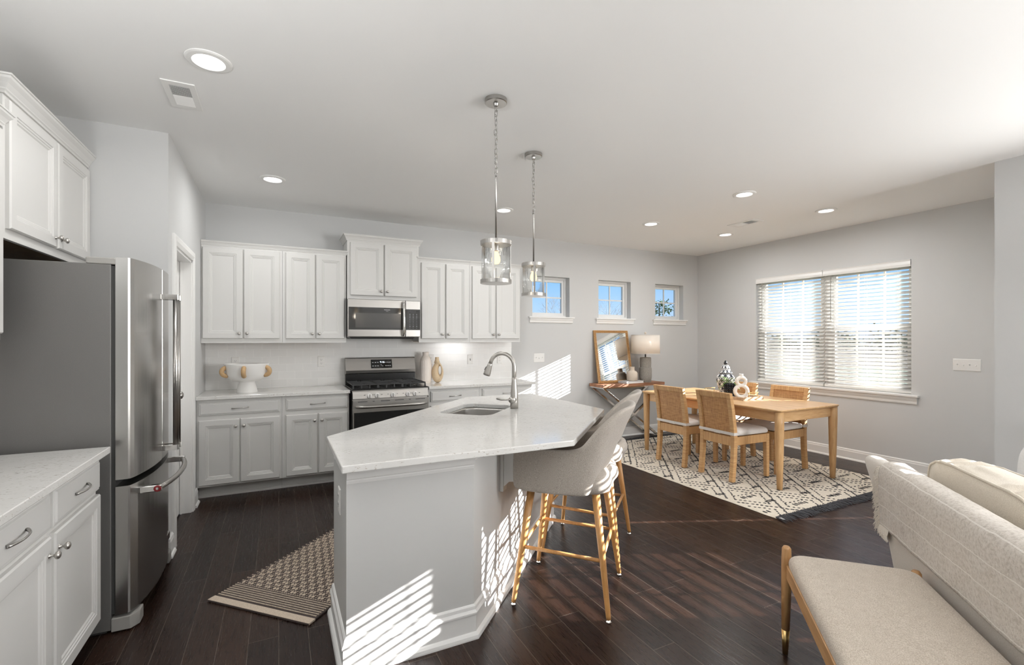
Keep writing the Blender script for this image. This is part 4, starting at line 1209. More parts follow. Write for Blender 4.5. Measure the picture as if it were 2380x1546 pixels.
# ================================================================== dining rug
rug = thing('dining_rug', 'cream shag rug with black tribal dashes and dark fringed ends, under the dining table', 'rug', (4.482, 3.775, 0))
RX, RY = .978, 1.385
rnd = random.Random(7)
m = MB()
def rz_(x, y): return .0088 + .0018 * noise.noise(Vector((x * 22, y * 22, 0))) + .0008 * noise.noise(Vector((x * 80, y * 80, 3)))
nx, ny = 100, 140
def rp(u, v):
    x, y = -RX + 2 * RX * u, -RY + 2 * RY * v
    ex = .006 * noise.noise(Vector((x * 9, y * 9, 5)))
    edge = min(u, 1 - u) * 2 * RX < .001 or min(v, 1 - v) * 2 * RY < .001
    return (x + (ex if edge else 0), y + (ex if edge else 0), .002 if edge else rz_(x, y))
m.sm = True
m.grid(rp, nx, ny)
m.sm = False; m.mi = 1
def dash(x, y, a, L, w):
    if abs(x) > RX - .03 or abs(y) > RY - .03: return
    a += rnd.uniform(-.12, .12); L *= rnd.uniform(.75, 1.2)
    c, s = cos(a), sin(a); z = rz_(x, y) + .0006
    pts = []
    for u, v in ((-1, -.35), (-.4, -1), (.45, -.9), (1, -.2), (.6, .9), (-.3, 1)):
        u *= L / 2; v *= w / 2; pts.append((x + u * c - v * s, y + u * s + v * c))
    top = [(px, py, z + .0022) for px, py in pts]; bot = [(px, py, z - .004) for px, py in pts]
    m.loft([bot, top], cap0=False)
def dashed(x0, y0, x1, y1, step, L, w, cross=0):
    d = sqrt((x1 - x0) ** 2 + (y1 - y0) ** 2); n = max(1, int(d / step)); a = atan2(y1 - y0, x1 - x0)
    for k in range(n + 1):
        f = k / n; px = x0 + (x1 - x0) * f + rnd.uniform(-.004, .004); py = y0 + (y1 - y0) * f + rnd.uniform(-.004, .004)
        dash(px, py, a + (pi / 2 if cross else 0), L, w)
        if cross: dash(px, py, a, step * .55, w * .7)
# nested chevrons and diamonds down the length, broken by ladder ticks
CW, CL = .49, .62
for ci in range(-2, 3):
    for li in range(-5, 6):
        cx = ci * CW + (.0 if li % 2 == 0 else CW / 2); cy_ = li * CL / 2 * 1.02
        for k, r in enumerate((1.0, .66)):
            a, b = CW / 2 * r, CL / 2 * r
            for sx, sy in ((1, 1), (1, -1), (-1, -1), (-1, 1)):
                dashed(cx + sx * a, cy_, cx, cy_ + sy * b, .034, .023, .0135)
        dashed(cx - .075, cy_ - .0, cx + .075, cy_ + .0, .030, .050, .018, 1)
        dashed(cx - CW / 2 + .03, cy_ + CL * .25, cx - CW / 2 + .12, cy_ + CL * .25, .028, .048, .017, 1)
        if (ci + li) % 2: dashed(cx - .10, cy_ + .062, cx + .10, cy_ + .050, .046, .028, .013)
m.build('pile', [fabric('cream_shag_wool', (.56, .49, .39), (.75, .68, .57), 260, bstr=1.0, bdist=.004, big=.35), plain('charcoal_tufts', (.040, .038, .040), .95)], rug)
for s in (-1, 1):
    m = MB()
    for k in range(330):
        x = -RX + 2 * RX * (k + rnd.random()) / 330; a = rnd.uniform(-.5, .5); L = rnd.uniform(.055, .10); z = rnd.uniform(.004, .014)
        p0 = Vector((x, s * (RY - .012), z + .004)); p1 = Vector((x + sin(a) * L * .5, s * (RY + L * .5), z + rnd.uniform(.0, .006))); p2 = Vector((x + sin(a) * L, s * (RY + L), rnd.uniform(.002, .006)))
        m.tube([p0, p1, p2], [.0032, .0030, .0020], 4)
    m.build('fringe', plain('charcoal_fringe', (.055, .055, .060), .95), rug)
MB().tube([(-RX + .012, -RY - .012, .012), (-RX - .004, -RY - .035, .020), (-RX + .012, -RY - .055, .012), (-RX + .018, -RY - .022, .016), (-RX + .03, -RY - .05, .008)], .0022, 5).build('care_tag', M['pillow'], rug)

# ================================================================== dining table
tb = thing('dining_table', 'pale oak rectangular dining table with rounded tapered legs', 'table', (4.603, 3.710, .013))
TX, TY = .470, .930
m = MB()
def trr(ins, z): return [(x, y, z) for x, y in rrect(-TX + ins, TX - ins, -TY + ins, TY - ins, max(.035 - ins * .3, .01), 6)]
m.loft([trr(.030, .714), trr(.012, .720), trr(.002, .730), trr(0, .736), trr(.002, .742), trr(.006, .744)])
m.build('tabletop', M['oak'], tb)
for s in (-1, 1):
    MB().box(s * (TX - .070) - .011, s * (TX - .070) + .011, -TY + .09, TY - .09, .622, .716).build('long_apron', M['oak'], tb, bevel=.002)
    MB().box(-TX + .09, TX - .09, s * (TY - .055) - .011, s * (TY - .055) + .011, .622, .716).build('short_apron', M['oakx'], tb, bevel=.002)
for sx in (-1, 1):
    for sy in (-1, 1):
        x, y = sx * (TX - .050), sy * (TY - .046)
        MB().tube([(x, y, .718), (x, y, .60), (x - sx * .002, y, .3), (x - sx * .004, y, 0)], [.040, .040, .034, .0245], 20).build('leg', M['oakz'], tb, smooth=True)

# ================================================================== rattan dining chairs (local +x = the way the sitter looks)
RZ_, RY_, RX_ = rattan('wound_rattan_upright', 'z'), rattan('wound_rattan_crossbar', 'y'), rattan('wound_rattan_siderail', 'x')
CANE = cane('woven_cane_panel')
def make_chair(label, loc, rz):
    t = thing('dining_chair', label, 'chair', loc, rz, 'rattan dining chairs')
    W = .215; xb, xf = -.235, .255
    prof = [(-.258, 0), (-.236, .22), (-.226, .40), (-.236, .52), (-.262, .70), (-.300, .872)]
    dep = [.046, .046, .050, .046, .044, .040]
    for s in (-1, 1):
        y0, y1 = s * W, s * (W - .046); rings = []
        for (x, z), d in zip(prof, dep): rings.append([(x - d / 2, y0, z), (x + d / 2, y0, z), (x + d / 2, y1, z), (x - d / 2, y1, z)])
        MB().loft(rings).build('rear_post', RZ_, t, bevel=.005)
        rings = []
        for z, q in ((0, .040), (.44, .046)): rings.append([(xf - q, s * W, z), (xf, s * W, z), (xf, s * (W - q), z), (xf - q, s * (W - q), z)])
        MB().loft(rings).build('front_leg', RZ_, t, bevel=.005)
        MB().box(xb + .02, xf - .03, min(s * W, s * (W - .04)) + .003, max(s * W, s * (W - .04)) - .003, .355, .438).build('side_rail', RX_, t, bevel=.005)
    MB().box(xf - .044, xf - .002, -W + .04, W - .04, .355, .438).build('front_rail', RY_, t, bevel=.005)
    MB().box(xb - .012, xb + .026, -W + .04, W - .04, .345, .438).build('rear_rail', RY_, t, bevel=.005)
    fx = lambda z: [(-.226 + (z - .40) * (-.010) / .12) if z < .52 else (-.236 + (z - .52) * (-.026) / .18) if z < .70 else (-.262 + (z - .70) * (-.038) / .172)][0]
    m = MB(); m.loft([[(fx(z) - .019, -W + .04, z), (fx(z) + .019, -W + .04, z), (fx(z) + .019, W - .04, z), (fx(z) - .019, W - .04, z)] for z in (.822, .8725)])
    m.build('top_rail', RY_, t, bevel=.005)
    m = MB(); zs = [.445 + (.826 - .445) * k / 8 for k in range(9)]
    m.loft([[(fx(z) - .008, -W + .042, z), (fx(z) + .010, -W + .042, z), (fx(z) + .010, W - .042, z), (fx(z) - .008, W - .042, z)] for z in zs])
    m.build('back_panel', CANE, t)
    m = MB()
    for s in (-1, 1): m.tube([(fx(z) - .013, s * (W - .049), z) for z in zs], .0045, 6)
    m.tube([(fx(.818) - .013, -W + .049, .818), (fx(.818) - .013, W - .049, .818)], .0045, 6)
    m.build('panel_bead', RY_, t, smooth=True)
    m = MB(); m.box(xb + .03, xf - .045, -W + .035, W - .035, .415, .436); m.build('seat_deck', CANE, t)
    def cr(ins, z): return [(x, y, z) for x, y in rrect(xb + .028 + ins, xf + .004 - ins, -W + .002 + ins, W - .002 - ins, .045, 5)]
    m = MB(); m.loft([cr(.022, .441), cr(.002, .447), cr(-.004, .466), cr(.004, .492), cr(.03, .505), cr(.10, .510)])
    c = m.build('seat_cushion', M['seatpad'], t, smooth=True, sub=1)
    m = MB(); z0, z1 = .455, .483; o = W + .0025; b = xb - .024
    m.loft([[(xb + .05, -o + .004, z), (xb + .02, -o, z), (b, -o, z), (b, o, z), (xb + .02, o, z), (xb + .05, o - .004, z)] for z in (z0, z1)], closed=False)
    m.loft([[(b - .002, .020, z), (b - .002, -.055, z)] for z in (z0 - .003, z1 + .0)], closed=False)
    m.build('strap', M['seatpad'], c, solid=.003)
    return t
ch = make_chair('rattan dining chair nearest the viewer, cane back toward the island', (4.243, 3.362, .014), radians(-1.5))
dup(ch, (4.222, 3.966, .014), radians(1), 'rattan dining chair with cane back toward the island, closer to the sideboard wall')
dup(ch, (4.845, 3.345, .014), radians(181), 'rattan dining chair on the window side of the table, seat cushion facing the viewer')
dup(ch, (4.850, 3.972, .014), radians(179), 'rattan dining chair on the window side mostly hidden behind the figure-eight vase')

# ---- tray with the centrepiece
tz = .013 + .744
tr = thing('serving_tray', 'shallow grey oak tray with brass rod handles on the dining table', 'tray', (4.600, 3.690, tz))
m = MB(); m.box(-.155, .155, -.285, .285, 0, .010)
for s in (-1, 1): m.box(s * .155 - .006, s * .155 + .006, -.291, .291, 0, .032).box(-.155, .155, s * .285 - .006, s * .285 + .006, 0, .032)
m.build('tray_body', M['traywood'], tr)
for s in (-1, 1):
    y = s * .285
    h_ = MB().tube([(-.085, y, .078), (.085, y, .078)], .0048, 10).build('handle', M['brass'], tr, smooth=True)
    m = MB()
    for x in (-.068, .068): m.tube([(x, y, .030), (x, y, .077)], .0036, 8)
    m.build('handle_posts', M['brass'], h_, smooth=True)
tz2 = tz + .010
# temple jar
JP = [(.060, 0), (.064, .006), (.062, .03), (.082, .10), (.100, .165), (.102, .19), (.092, .222), (.066, .245), (.058, .252)]
LP = [(.070, .252), (.074, .258), (.070, .264), (.052, .274), (.050, .30), (.046, .325), (.030, .345), (.014, .352), (.012, .356)]
jar = thing('temple_jar', 'white lidded ginger jar with black trellis pattern on the tray', 'jar', (4.652, 3.800, tz2))
def trellis():
    t = NT('white_jar_black_trellis')
    sx = t.n('ShaderNodeSeparateXYZ'); t.l(t.coord(), sx.inputs[0])
    ang = t.math('ARCTAN2', sx.outputs[1], sx.outputs[0])
    u = t.math('MULTIPLY', ang, 8 / (2 * pi)); v = t.math('MULTIPLY', sx.outputs[2], 1 / .098)
    def circ(ou, ov):
        fu = t.math('SUBTRACT', t.math('FRACT', t.math('ADD', u, ou)), .5); fv = t.math('SUBTRACT', t.math('FRACT', t.math('ADD', v, ov)), .5)
        r = t.math('SQRT', t.math('ADD', t.math('MULTIPLY', fu, fu), t.math('MULTIPLY', fv, fv)))
        return t.math('LESS_THAN', t.math('ABSOLUTE', t.math('SUBTRACT', r, .47)), .050)
    f = t.math('MAXIMUM', circ(0.15, .2), circ(.65, .7)); f = t.math('MINIMUM', f, 1.0)
    t.base(t.mix(f, (.80, .80, .79), (.022, .026, .040))); return t.pr(.14)
JM = trellis()
MB().lathe(JP, 48).build('jar_body', JM, jar, smooth=True)
ld = MB().lathe(LP, 48).build('lid', JM, jar, smooth=True)
MB().lathe([(.012, .354), (.020, .360), (.020, .370), (.013, .388), (.003, .402), (0, .403)], 20).build('finial', M['blackglaze'], ld, smooth=True)
MB().lathe([(.0585, .238), (.0680, .243), (.062, .250), (.058, .252)], 40).build('dark_neck_band', M['blackglaze'], jar, smooth=True)
# bubble vase with sprigs
bv = thing('bubble_vase', 'black bubble-textured vase holding green sprigs, in front of the ginger jar', 'vase', (4.530, 3.640, tz2))
m = MB(); m.lathe([(.045, 0), (.055, .01), (.060, .08), (.052, .150), (.046, .152), (.044, .10)], 28); m.sm = True
for j in range(6):
    z = .014 + j * .0245; r = .052 + .006 * sin(pi * (j + .5) / 6)
    for k in range(15):
        a = 2 * pi * k / 15; c = (r * cos(a), r * sin(a), z); R_ = .0128
        m.lathe([(R_ * cos(radians(q)), R_ * sin(radians(q))) for q in (-90, -55, -20, 20, 55, 90)], 8, c)
m.build('vase_body', M['blackglaze'], bv, smooth=True)
rnd = random.Random(21)
for i in range(17):
    a = rnd.uniform(0, 2 * pi); el = rnd.uniform(.05, 1.1); L = rnd.uniform(.09, .20); m = MB()
    hd = Vector((cos(a), sin(a), 0)); pts = []
    for k in range(9):
        f = k / 8; pts.append(Vector((.02 * cos(a), .02 * sin(a), .140)) + hd * L * f * (.6 + .5 * el * .3) + Vector((0, 0, .02 + L * (el * f - .55 * f * f))))
    m.tube(pts, .0011, 4)
    for k in range(2, 9):
        p = pts[k]; d = (pts[k] - pts[k - 1]).normalized(); sd = d.cross(Vector((0, 0, 1))).normalized()
        for s in (-1, 1):
            for q in (0, .5):
                ln = (.026 - .0018 * k) * rnd.uniform(.8, 1.2); b = p - d * q * .012; tip = b + (sd * s + d * .7 + Vector((0, 0, rnd.uniform(-.3, .5)))).normalized() * ln
                w = d.cross((tip - b).normalized()) * .0; md = (b + tip) / 2 + d * .0045; me_ = (b + tip) / 2 - d * .0045
                m.poly([b, md, tip, me_])
    m.build('sprig', M['leaf'] if i % 3 else M['leaf2'], bv)
# figure-eight vase
ev = thing('ring_vase', 'off-white figure-eight vase of two stacked rings on the tray', 'vase', (4.522, 3.492, tz2), radians(-42))
m = MB()
ring_solid(m, 0, .080, .082, .042, .030, 36, 1, 1, 10)
ring_solid(m, 0, .186, .062, .024, .028, 32, 1, 1, 10)
m.lathe([(.026, .232), (.022, .246), (.020, .262), (.023, .268), (.019, .268), (.016, .25)], 18, (0, 0, 0))
m.build('vase_body', M['matte_white'], ev, smooth=True)

# ================================================================== console by the wall
cs = thing('console_table', 'console table with reclaimed wood top and polished crossed metal legs', 'table', (4.435, 5.258, 0))
CX_, CY_ = .548, .158
m = MB()
for k in range(3): m.box(-CX_, CX_, -CY_ + k * CY_ * 2 / 3 + .001, -CY_ + (k + 1) * CY_ * 2 / 3 - .001, .760, .800)
m.build('plank_top', M['reclaimed'], cs, bevel=.003)
MB().box(-CX_ + .004, CX_ - .004, -CY_ + .004, CY_ - .004, .745, .760).build('top_frame', M['chrome'], cs, bevel=.001)
for s, y in ((-1, -CY_ + .025), (1, CY_ - .025)):
    for a in (-1, 1):
        MB().bar((a * (CX_ - .03), y, .747), (-a * (CX_ - .05), y + s * .002, .0), .028, .028, up=(0, 1, 0)).build('crossed_leg', M['chrome'], cs, bevel=.002)
MB().bar((-CX_ + .05, 0, .02), (-CX_ + .05, 0.001, .02), .02, .02)
for a in (-1, 1):
    MB().bar((a * (CX_ - .05), -CY_ + .03, .012), (a * (CX_ - .05), CY_ - .03, .012), .024, .024).build('foot_bar', M['chrome'], cs, bevel=.002)

mi = thing('leaning_mirror', 'rectangular mirror with beaded gilt wood frame leaning on the wall', 'mirror', (4.255, 5.300, .8005))
mi.rotation_euler = (radians(-9.6), 0, radians(0))
MW, MH = .300, .745
m = MB()
def fr_ring(i, y): return [(-MW + i, y, i), (MW - i, y, i), (MW - i, y, MH - i), (-MW + i, y, MH - i)]
m.loft([fr_ring(0, 0), fr_ring(0, -.024), fr_ring(.006, -.028), fr_ring(.012, -.020), fr_ring(.026, -.020), fr_ring(.032, -.024), fr_ring(.036, -.014)], cap0=True, cap1=False)
m.build('frame', M['framewood'], mi)
m = MB(); m.sm = True
bd = []
for k in range(40): bd += [(-MW + .019 + (2 * MW - .038) * k / 39, .019), (-MW + .019 + (2 * MW - .038) * k / 39, MH - .019)]
for k in range(1, 49): bd += [(-MW + .019, .019 + (MH - .038) * k / 49), (MW - .019, .019 + (MH - .038) * k / 49)]
for x, z in bd: m.lathe([(.0066 * cos(radians(q)), .0066 * sin(radians(q))) for q in (-90, -40, 0, 40, 90)], 6, (x, -.022, z), 'y')
m.build('beading', M['framewood'], mi, smooth=True)
m = MB(); m.poly(fr_ring(.035, -.0145)); m.build('mirror_glass', M['mirror'], mi)

bk = thing('coffee_table_book', 'pale grey book lying flat on the console under the small vase', 'book', (4.445, 5.195, .8005), radians(4))
m = MB(); m.box(-.165, .165, -.085, .085, 0, .004).box(-.165, .165, -.085, .085, .026, .030).box(-.165, -.160, -.085, .085, .002, .028)
m.build('cover', plain('pale_grey_cover', (.66, .66, .67), .5), bk, bevel=.001)
MB().box(-.160, .158, -.080, .080, .004, .026).build('page_block', plain('paper', (.80, .78, .74), .8), bk)
sv = thing('bottle_vase', 'small sand-coloured stoneware bottle vase standing on the book', 'vase', (4.455, 5.185, .831))
MB().lathe([(.064, 0), (.073, .008), (.076, .06), (.075, .105), (.062, .130), (.038, .140), (.034, .150), (.034, .190), (.037, .194), (.029, .194), (.027, .15)], 36).build('vase_body', M['sandclay'], sv, smooth=True)
lp = thing('table_lamp', 'table lamp with grey ribbed stoneware base and cream drum shade', 'lamp', (4.712, 5.200, .8005))
pr = []
for k in range(60):
    z = .205 * k / 59; q = min(1, z / .11); r = .073 + .0165 * q * (2 - q) - .003 * max(0, (z - .11) / .095); pr.append((r + .0015 * sin(k * 1.75), z))
pr[0] = (.072, 0)
for k in range(40):
    z = .207 + .143 * k / 39; r = .0775 + .003 * sin(pi * (z - .207) / .143); pr.append((r + .0014 * sin(k * 1.9), z))
pr += [(.071, .354), (.03, .357), (0, .357)]
MB().lathe(pr, 40).build('lamp_base', M['greyclay'], lp, smooth=True)
MB().lathe([(.010, .355), (.010, .44), (.016, .442), (.016, .48), (0, .48)], 14).build('neck', M['nickel'], lp, smooth=True)
sh = MB().lathe([(.199, .408), (.196, .674)], 56).build('lamp_shade', M['shade'], lp, smooth=True, solid=.002)
m = MB(); m.lathe([(.2005, .406), (.2005, .412), (.1975, .412), (.1975, .406), (.2005, .406)], 56).lathe([(.1975, .670), (.1975, .676), (.1945, .676), (.1945, .670), (.1975, .670)], 56)
for k in range(3):
    a = 2 * pi * k / 3 + .4; m.tube([(0, 0, .672), (.196 * cos(a), .196 * sin(a), .672)], .002, 5)
m.tube([(0, 0, .48), (0, 0, .69)], .003, 6)
m.build('shade_rim', M['shade'], sh)
MB().lathe([(.003, .685), (.012, .690), (.017, .703), (.013, .715), (0, .720)], 16).build('finial', M['sandclay'], lp, smooth=True)
MB().lathe([(.014, .48), (.026, .51), (.030, .54), (.022, .57), (0, .58)], 14).build('bulb', glow('lamp_bulb', (1, .78, .55), 3.0), lp, smooth=True)
d = bpy.data.lights.new('lamp_light', 'POINT'); d.energy = .8; d.color = (1, .80, .58); d.shadow_soft_size = .04
lo = bpy.data.objects.new('lamp_light', d); COL.objects.link(lo); lo.parent = lp; lo.location = (0, 0, .60)

# ================================================================== bench and sofa (frame turned 45 degrees: x = s, y = n)
A45 = radians(44.3)
def at45(s, n, z=0): return (s * cos(A45) - n * sin(A45), s * sin(A45) + n * cos(A45), z)
BN0, BN1, BS0, BS1 = -.452, -.945, 1.14, 2.400
bc, bn_ = (BS0 + BS1) / 2, (BN0 + BN1) / 2
be = thing('bench', 'beige upholstered bench with wooden rails and round brass-tipped legs', 'bench', at45(bc, bn_), A45)
bl, bw2 = (BS1 - BS0) / 2, (BN0 - BN1) / 2
def br(ins, z): return [(x, y, z) for x, y in rrect(-bl + ins, bl - ins, -bw2 + ins, bw2 - ins, .05, 6)]
m = MB(); m.loft([br(.022, .395), br(.010, .402), br(.006, .432), br(.014, .458), br(.045, .470), br(.12, .474)])
m.build('seat', M['benchcloth'], be, smooth=True, sub=2)
for s in (-1, 1):
    MB().box(-bl + .03, bl - .03, s * (bw2 - .014) - .010, s * (bw2 - .014) + .010, .350, .412).build('long_rail', M['walnutx'], be, bevel=.003)
    MB().box(s * (bl - .03) - .010, s * (bl - .03) + .010, -bw2 + .03, bw2 - .03, .350, .405).build('short_rail', M['walnut'], be, bevel=.003)
for sx in (-1, 1):
    for sy in (-1, 1):
        x, y = sx * (bl - .002), sy * (bw2 - .010)
        zt_ = .485 if sy > 0 else .452
        lg = MB().tube([(x, y, zt_), (x, y, zt_ - .010), (x, y, .42), (x, y, .34), (x + sx * .004, y + sy * .003, .11)], [.012, .0185, .0205, .0215, .0165], 18).build('leg', M['walnut'], be, smooth=True)
        MB().tube([(x + sx * .004, y + sy * .003, .1105), (x + sx * .006, y + sy * .004, .0)], [.0168, .0115], 18).build('brass_tip', M['brass'], lg, smooth=True)

SS0, SS1 = .55, 2.80
so = thing('sofa', 'oatmeal sofa seen from behind, low flared back', 'sofa', at45(1.6, -1.35), A45)
sx0 = lambda s: s - 1.6; ny0 = lambda n: n + 1.35
def sofa_back():
    m = MB(); rings = []
    for s, k in ((SS0, 0), (1.0, 0), (1.5, 0), (2.0, 0), (2.3, 0), (2.50, .2), (2.62, .6), (2.68, 1.0)):
        top = .792
        def P(n, z): return (sx0(s + .40 * k * max(0, (z - .33) / .46) ** 1.1), ny0(n), z)
        rings.append([P(-.982, .12), P(-.976, .45), P(-.966, .62), P(-.955, top - .04), P(-.962, top - .012), P(-.985, top), P(-1.03, top - .004), P(-1.058, top - .03), P(-1.09, .60), P(-1.14, .12)])
    e = rings[-1]; c = sum((Vector(q) for q in e), Vector()) / len(e)
    rings.append([c + (Vector(q) - c) * .93 + Vector((.018, 0, 0)) for q in e])
    m.loft(rings); return m
sofa_back().build('back', M['sofacloth'], so, smooth=True, bevel=.0, sub=1)
m = MB(); m.box(sx0(SS0), sx0(2.64), ny0(-1.92), ny0(-1.12), .12, .30); m.build('base', M['sofacloth'], so, bevel=.02, seg=3)
for a, b in ((.62, 1.60), (1.61, 2.60)):
    m = MB(); m.box(sx0(a), sx0(b), ny0(-1.95), ny0(-1.13), .30, .46); m.build('seat_cushion', M['sofacloth'], so, bevel=.04, seg=4)
m = MB(); m.loft([[(sx0(2.62 + f), ny0(n), z) for n, z in ((-1.12, .12), (-1.12, .60 + .0), (-1.90, .58), (-1.90, .12))] for f in (0, .14)]); m.build('arm', M['sofacloth'], so, bevel=.04, seg=4)
for s in (.7, 2.55):
    for n in (-1.05, -1.85): MB().tube([(sx0(s), ny0(n), .13), (sx0(s), ny0(n), 0)], [.022, .015], 12).build('leg', M['walnut'], so, smooth=True)

def box_cushion(name, label, cat, s0, s1, n0, n1, z0, z1, mat, group=None, puff=.03, tilt=0.0):
    cx, cyy = (s0 + s1) / 2, (n0 + n1) / 2
    t = thing(name, label, cat, at45(cx, cyy, z0), A45, group)
    a, b, c = (s1 - s0) / 2, abs(n1 - n0) / 2, (z1 - z0)
    m = MB()
    def fn(u, v):
        # front and back faces bellied, drawn as a superellipse wrap in plan/height
        th = 2 * pi * u; w = v * 2 - 1
        e = 5.0
        x = a * (abs(cos(th)) ** (2 / e)) * (1 if cos(th) >= 0 else -1); z = c / 2 * (abs(sin(th)) ** (2 / e)) * (1 if sin(th) >= 0 else -1)
        rr = max(0, 1 - abs(x / a) ** 3) * max(0, 1 - abs(z / (c / 2)) ** 3)
        wr = .006 * noise.noise(Vector((x * 26, w * 3, z * 6 + s0 * 9)))
        top = 1 if z > c * .40 else 0
        dz = top * (.010 * sin(x * 70 + 3 * noise.noise(Vector((x * 4, w, 1)))) * (1 - w * w) - .012 * (1 - w * w) * -1)
        return (x, w * b, c / 2 + z + wr + dz)
    m.grid(fn, 160, 13, True)
    for w in (-1, 1):
        rim = [Vector(fn(i / 160, 0 if w < 0 else 1)) for i in range(160)]
        k1 = []
        for f, d in ((.80, .030), (.45, .055), (.02, .065)):
            k1.append([Vector((q.x * f, q.y + w * puff / .065 * d, c / 2 + (q.z - c / 2) * f)) for q in rim])
        R = [rim] + k1
        m.loft([[tuple(p) for p in r] for r in R], cap0=False, cap1=True)
    m.sm = True
    o = m.build('cover', mat, t, smooth=True)
    m = MB()
    for w in (0, 1): m.tube([Vector(fn(i / 80, w)) * 1.0 for i in range(80)], .0062, 6, loop=True)
    m.build('piping', mat, t, smooth=True)
    return t
c1 = box_cushion('back_cushion', 'cream box cushion with piped edges on the sofa, nearest the dining rug', 'cushion', 2.075, 2.835, -1.155, -1.335, .470, .850, M['cushcloth'], 'sofa back cushions')
c2 = box_cushion('back_cushion', 'cream piped cushion cut off by the picture edge on the sofa', 'cushion', 1.30, 2.062, -1.155, -1.335, .470, .845, M['cushcloth'], 'sofa back cushions')
pw = thing('throw_pillow', 'plain white pillow showing at the picture edge beside the dark wall', 'pillow', at45(2.765, -1.62, .470), A45)
m = MB()
def pf(u, v):
    a = 2 * pi * u; k = v * 2 - 1; e = 4.0; s = sqrt(max(0, 1 - abs(k) ** 2.2))
    return (.255 * abs(cos(a)) ** (2 / e) * (1 if cos(a) >= 0 else -1) * (.35 + .65 * s), .085 * k, .235 + .235 * abs(sin(a)) ** (2 / e) * (1 if sin(a) >= 0 else -1) * (.35 + .65 * s))
m.grid(pf, 48, 15, True); m.build('cover', M['pillow'], pw, smooth=True)

# ---- throw over the sofa back
th = thing('throw_blanket', 'nubbly oatmeal throw with cream stripes and fringe draped over the sofa back', 'blanket', at45(1.7, -1.0, .47), A45)
def throw_mat():
    t = NT('nubbly_striped_throw'); v = t.coord()
    n1 = t.noise(v, 95, 3, .6); n2 = t.noise(v, 420, 2)
    c = t.ramp(n1, [(.34, (.50, .445, .385)), (.52, (.64, .585, .52)), (.72, (.70, .65, .59))])
    at = t.n('ShaderNodeAttribute', attribute_name='drape')
    f = t.math('ADD', t.math('MULTIPLY', at.outputs['Fac'], 1 / .0975), t.math('MULTIPLY', t.math('SUBTRACT', t.noise(v, 7, 2), .5), .10))
    st = t.math('LESS_THAN', t.math('ABSOLUTE', t.math('SUBTRACT', t.math('FRACT', f), .5)), .022)
    t.base(t.mix(t.math('MULTIPLY', st, .85), c, (.84, .80, .74)))
    h = t.math('ADD', t.math('MULTIPLY', n1, .8), t.math('MULTIPLY', n2, .4))
    t.bump(t.math('ADD', h, t.math('MULTIPLY', st, .35)), .8, .006)
    return t.pr(.97, 0, Specular_IOR_Level=.1, Sheen_Weight=.35)
TS0, TS1 = .62, 2.770
prof = [(-.966, .485), (-.964, .55), (-.956, .62), (-.948, .68), (-.942, .735), (-.944, .775), (-.958, .795), (-.985, .803), (-1.03, .800), (-1.066, .780), (-1.088, .72)]
arcl = [0]
for a, b in zip(prof, prof[1:]): arcl.append(arcl[-1] + sqrt((a[0] - b[0]) ** 2 + (a[1] - b[1]) ** 2))
NU, NV = 150, 44
bmx = bmesh.new(); rows = []; drape = []
for i in range(NU):
    u = i / (NU - 1); s = TS0 + (TS1 - TS0) * u; row = []
    dz = 0.0
    for j in range(NV):
        v = arcl[-1] * j / (NV - 1); q = max(p for p in range(len(arcl)) if arcl[p] <= v + 1e-9); q = min(q, len(arcl) - 2)
        f = (v - arcl[q]) / (arcl[q + 1] - arcl[q]); n_ = prof[q][0] * (1 - f) + prof[q + 1][0] * f; z = prof[q][1] * (1 - f) + prof[q + 1][1] * f
        fold = .006 * noise.noise(Vector((s * 5, z * 4, 2))) + .0035 * noise.noise(Vector((s * 22, z * 16, 7)))
        fold += .007 * math.exp(-((s - 1.585) / .012) ** 2) + (.004 * max(0, 1 - (TS1 - s) / .05))
        w = max(0, min(1, (z - .73) / .07))
        ss = s + .07 * max(0, (s - 2.3) / .47) ** 1.5 * max(0, (.80 - z) / .32)
        row.append(bmx.verts.new((ss - 1.7, n_ + 1.0 + fold * (1 - w) + .0, z - .47 + dz * (z - .45) / .4 + fold * w + .004 * w)))
        drape.append(v)
    rows.append(row)
for i in range(NU - 1):
    for j in range(NV - 1): bmx.faces.new([rows[i][j], rows[i + 1][j], rows[i + 1][j + 1], rows[i][j + 1]]).smooth = True
bmx.normal_update()
me = bpy.data.meshes.new('throw_cloth'); bmx.to_mesh(me); bmx.free()
at = me.attributes.new('drape', 'FLOAT', 'POINT')
for i, q in enumerate(drape): at.data[i].value = q + .035
me.materials.append(throw_mat())
to = bpy.data.objects.new('cloth', me); COL.objects.link(to); to.parent = th
md = to.modifiers.new('solid', 'SOLIDIFY'); md.thickness = .007; md.offset = -1
edge = [me.vertices[(NU - 1) * NV + j].co.copy() for j in range(NV)]
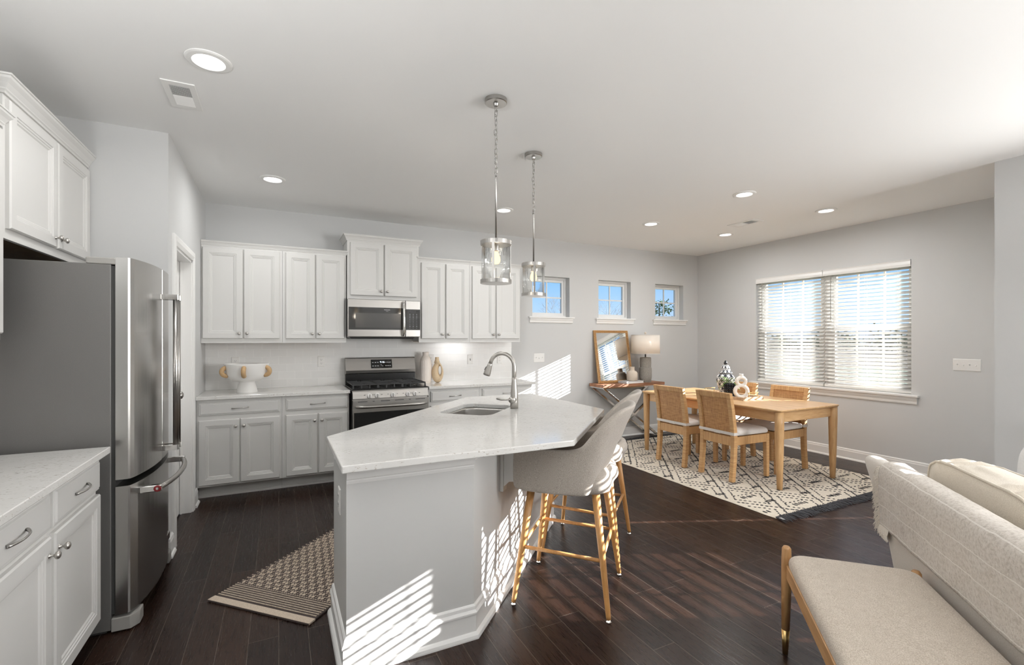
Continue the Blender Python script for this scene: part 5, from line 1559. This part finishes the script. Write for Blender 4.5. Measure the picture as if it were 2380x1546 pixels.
m = MB(); rnd = random.Random(5)
for k in range(230):
    f = rnd.random() ** .9 * (NV - 1.001); j = int(f); p = edge[j].lerp(edge[j + 1], f - j) + Vector((-.004, .004, 0))
    L = rnd.uniform(.030, .055); a = rnd.uniform(-.5, .5)
    d = Vector((1.0, .25, -.75 + a)).normalized() if p.z > .1 else Vector((.75, .25, -.9 + a)).normalized()
    m.tube([p, p + d * L * .55 + Vector((0, .006, 0)), p + d * L + Vector((0, .004, -L * .25))], [.0026, .0022, .0012], 4)
for k in range(150):
    s = TS1 - rnd.random() * .10; p = edge[0] + Vector((s - TS1, .004, .004)); L = rnd.uniform(.035, .06)
    m.tube([p, p + Vector((rnd.uniform(-.005, .02), .006, -L * .6)), p + Vector((rnd.uniform(-.01, .035), .004, -L))], [.0026, .0022, .0012], 4)
m.build('fringe', M['cushcloth'] if False else fabric('cream_fringe_yarn', (.70, .65, .58), (.82, .78, .71), 300), th)

# ================================================================== unseen uplights added behind the camera to brighten the ceiling
def fill_uplight(label, x, y, watts):
    t = thing('uplight_fill', label, 'lamp', (x, y, 0), 0, 'added uplights')
    MB().lathe([(.14, 0), (.14, .015), (.02, .03), (.012, .05), (.012, 1.70), (.02, 1.72)], 24).build('stand', M['nickel'], t, smooth=True)
    MB().lathe([(.02, 1.715), (.10, 1.74), (.19, 1.80), (.22, 1.86), (.215, 1.86), (.18, 1.81), (.08, 1.755), (0, 1.745)], 32).build('lamp_shade', M['nickel'], t, smooth=True)
    d = bpy.data.lights.new('uplight', 'AREA'); d.shape = 'DISK'; d.size = .30; d.energy = watts; d.color = (1, 1, .995)
    lo = bpy.data.objects.new('uplight', d); COL.objects.link(lo); lo.parent = t; lo.location = (0, 0, 1.85); lo.rotation_euler = (pi, 0, 0)
fill_uplight('added uplight on a nickel stand, behind the sofa corner', 3.4, -1.6, 25)
fill_uplight('added uplight on a nickel stand, at the end of the near counter', -.95, .55, 52)
fill_uplight('added uplight on a nickel stand, in the middle of the sitting area', 1.7, -1.0, 45)
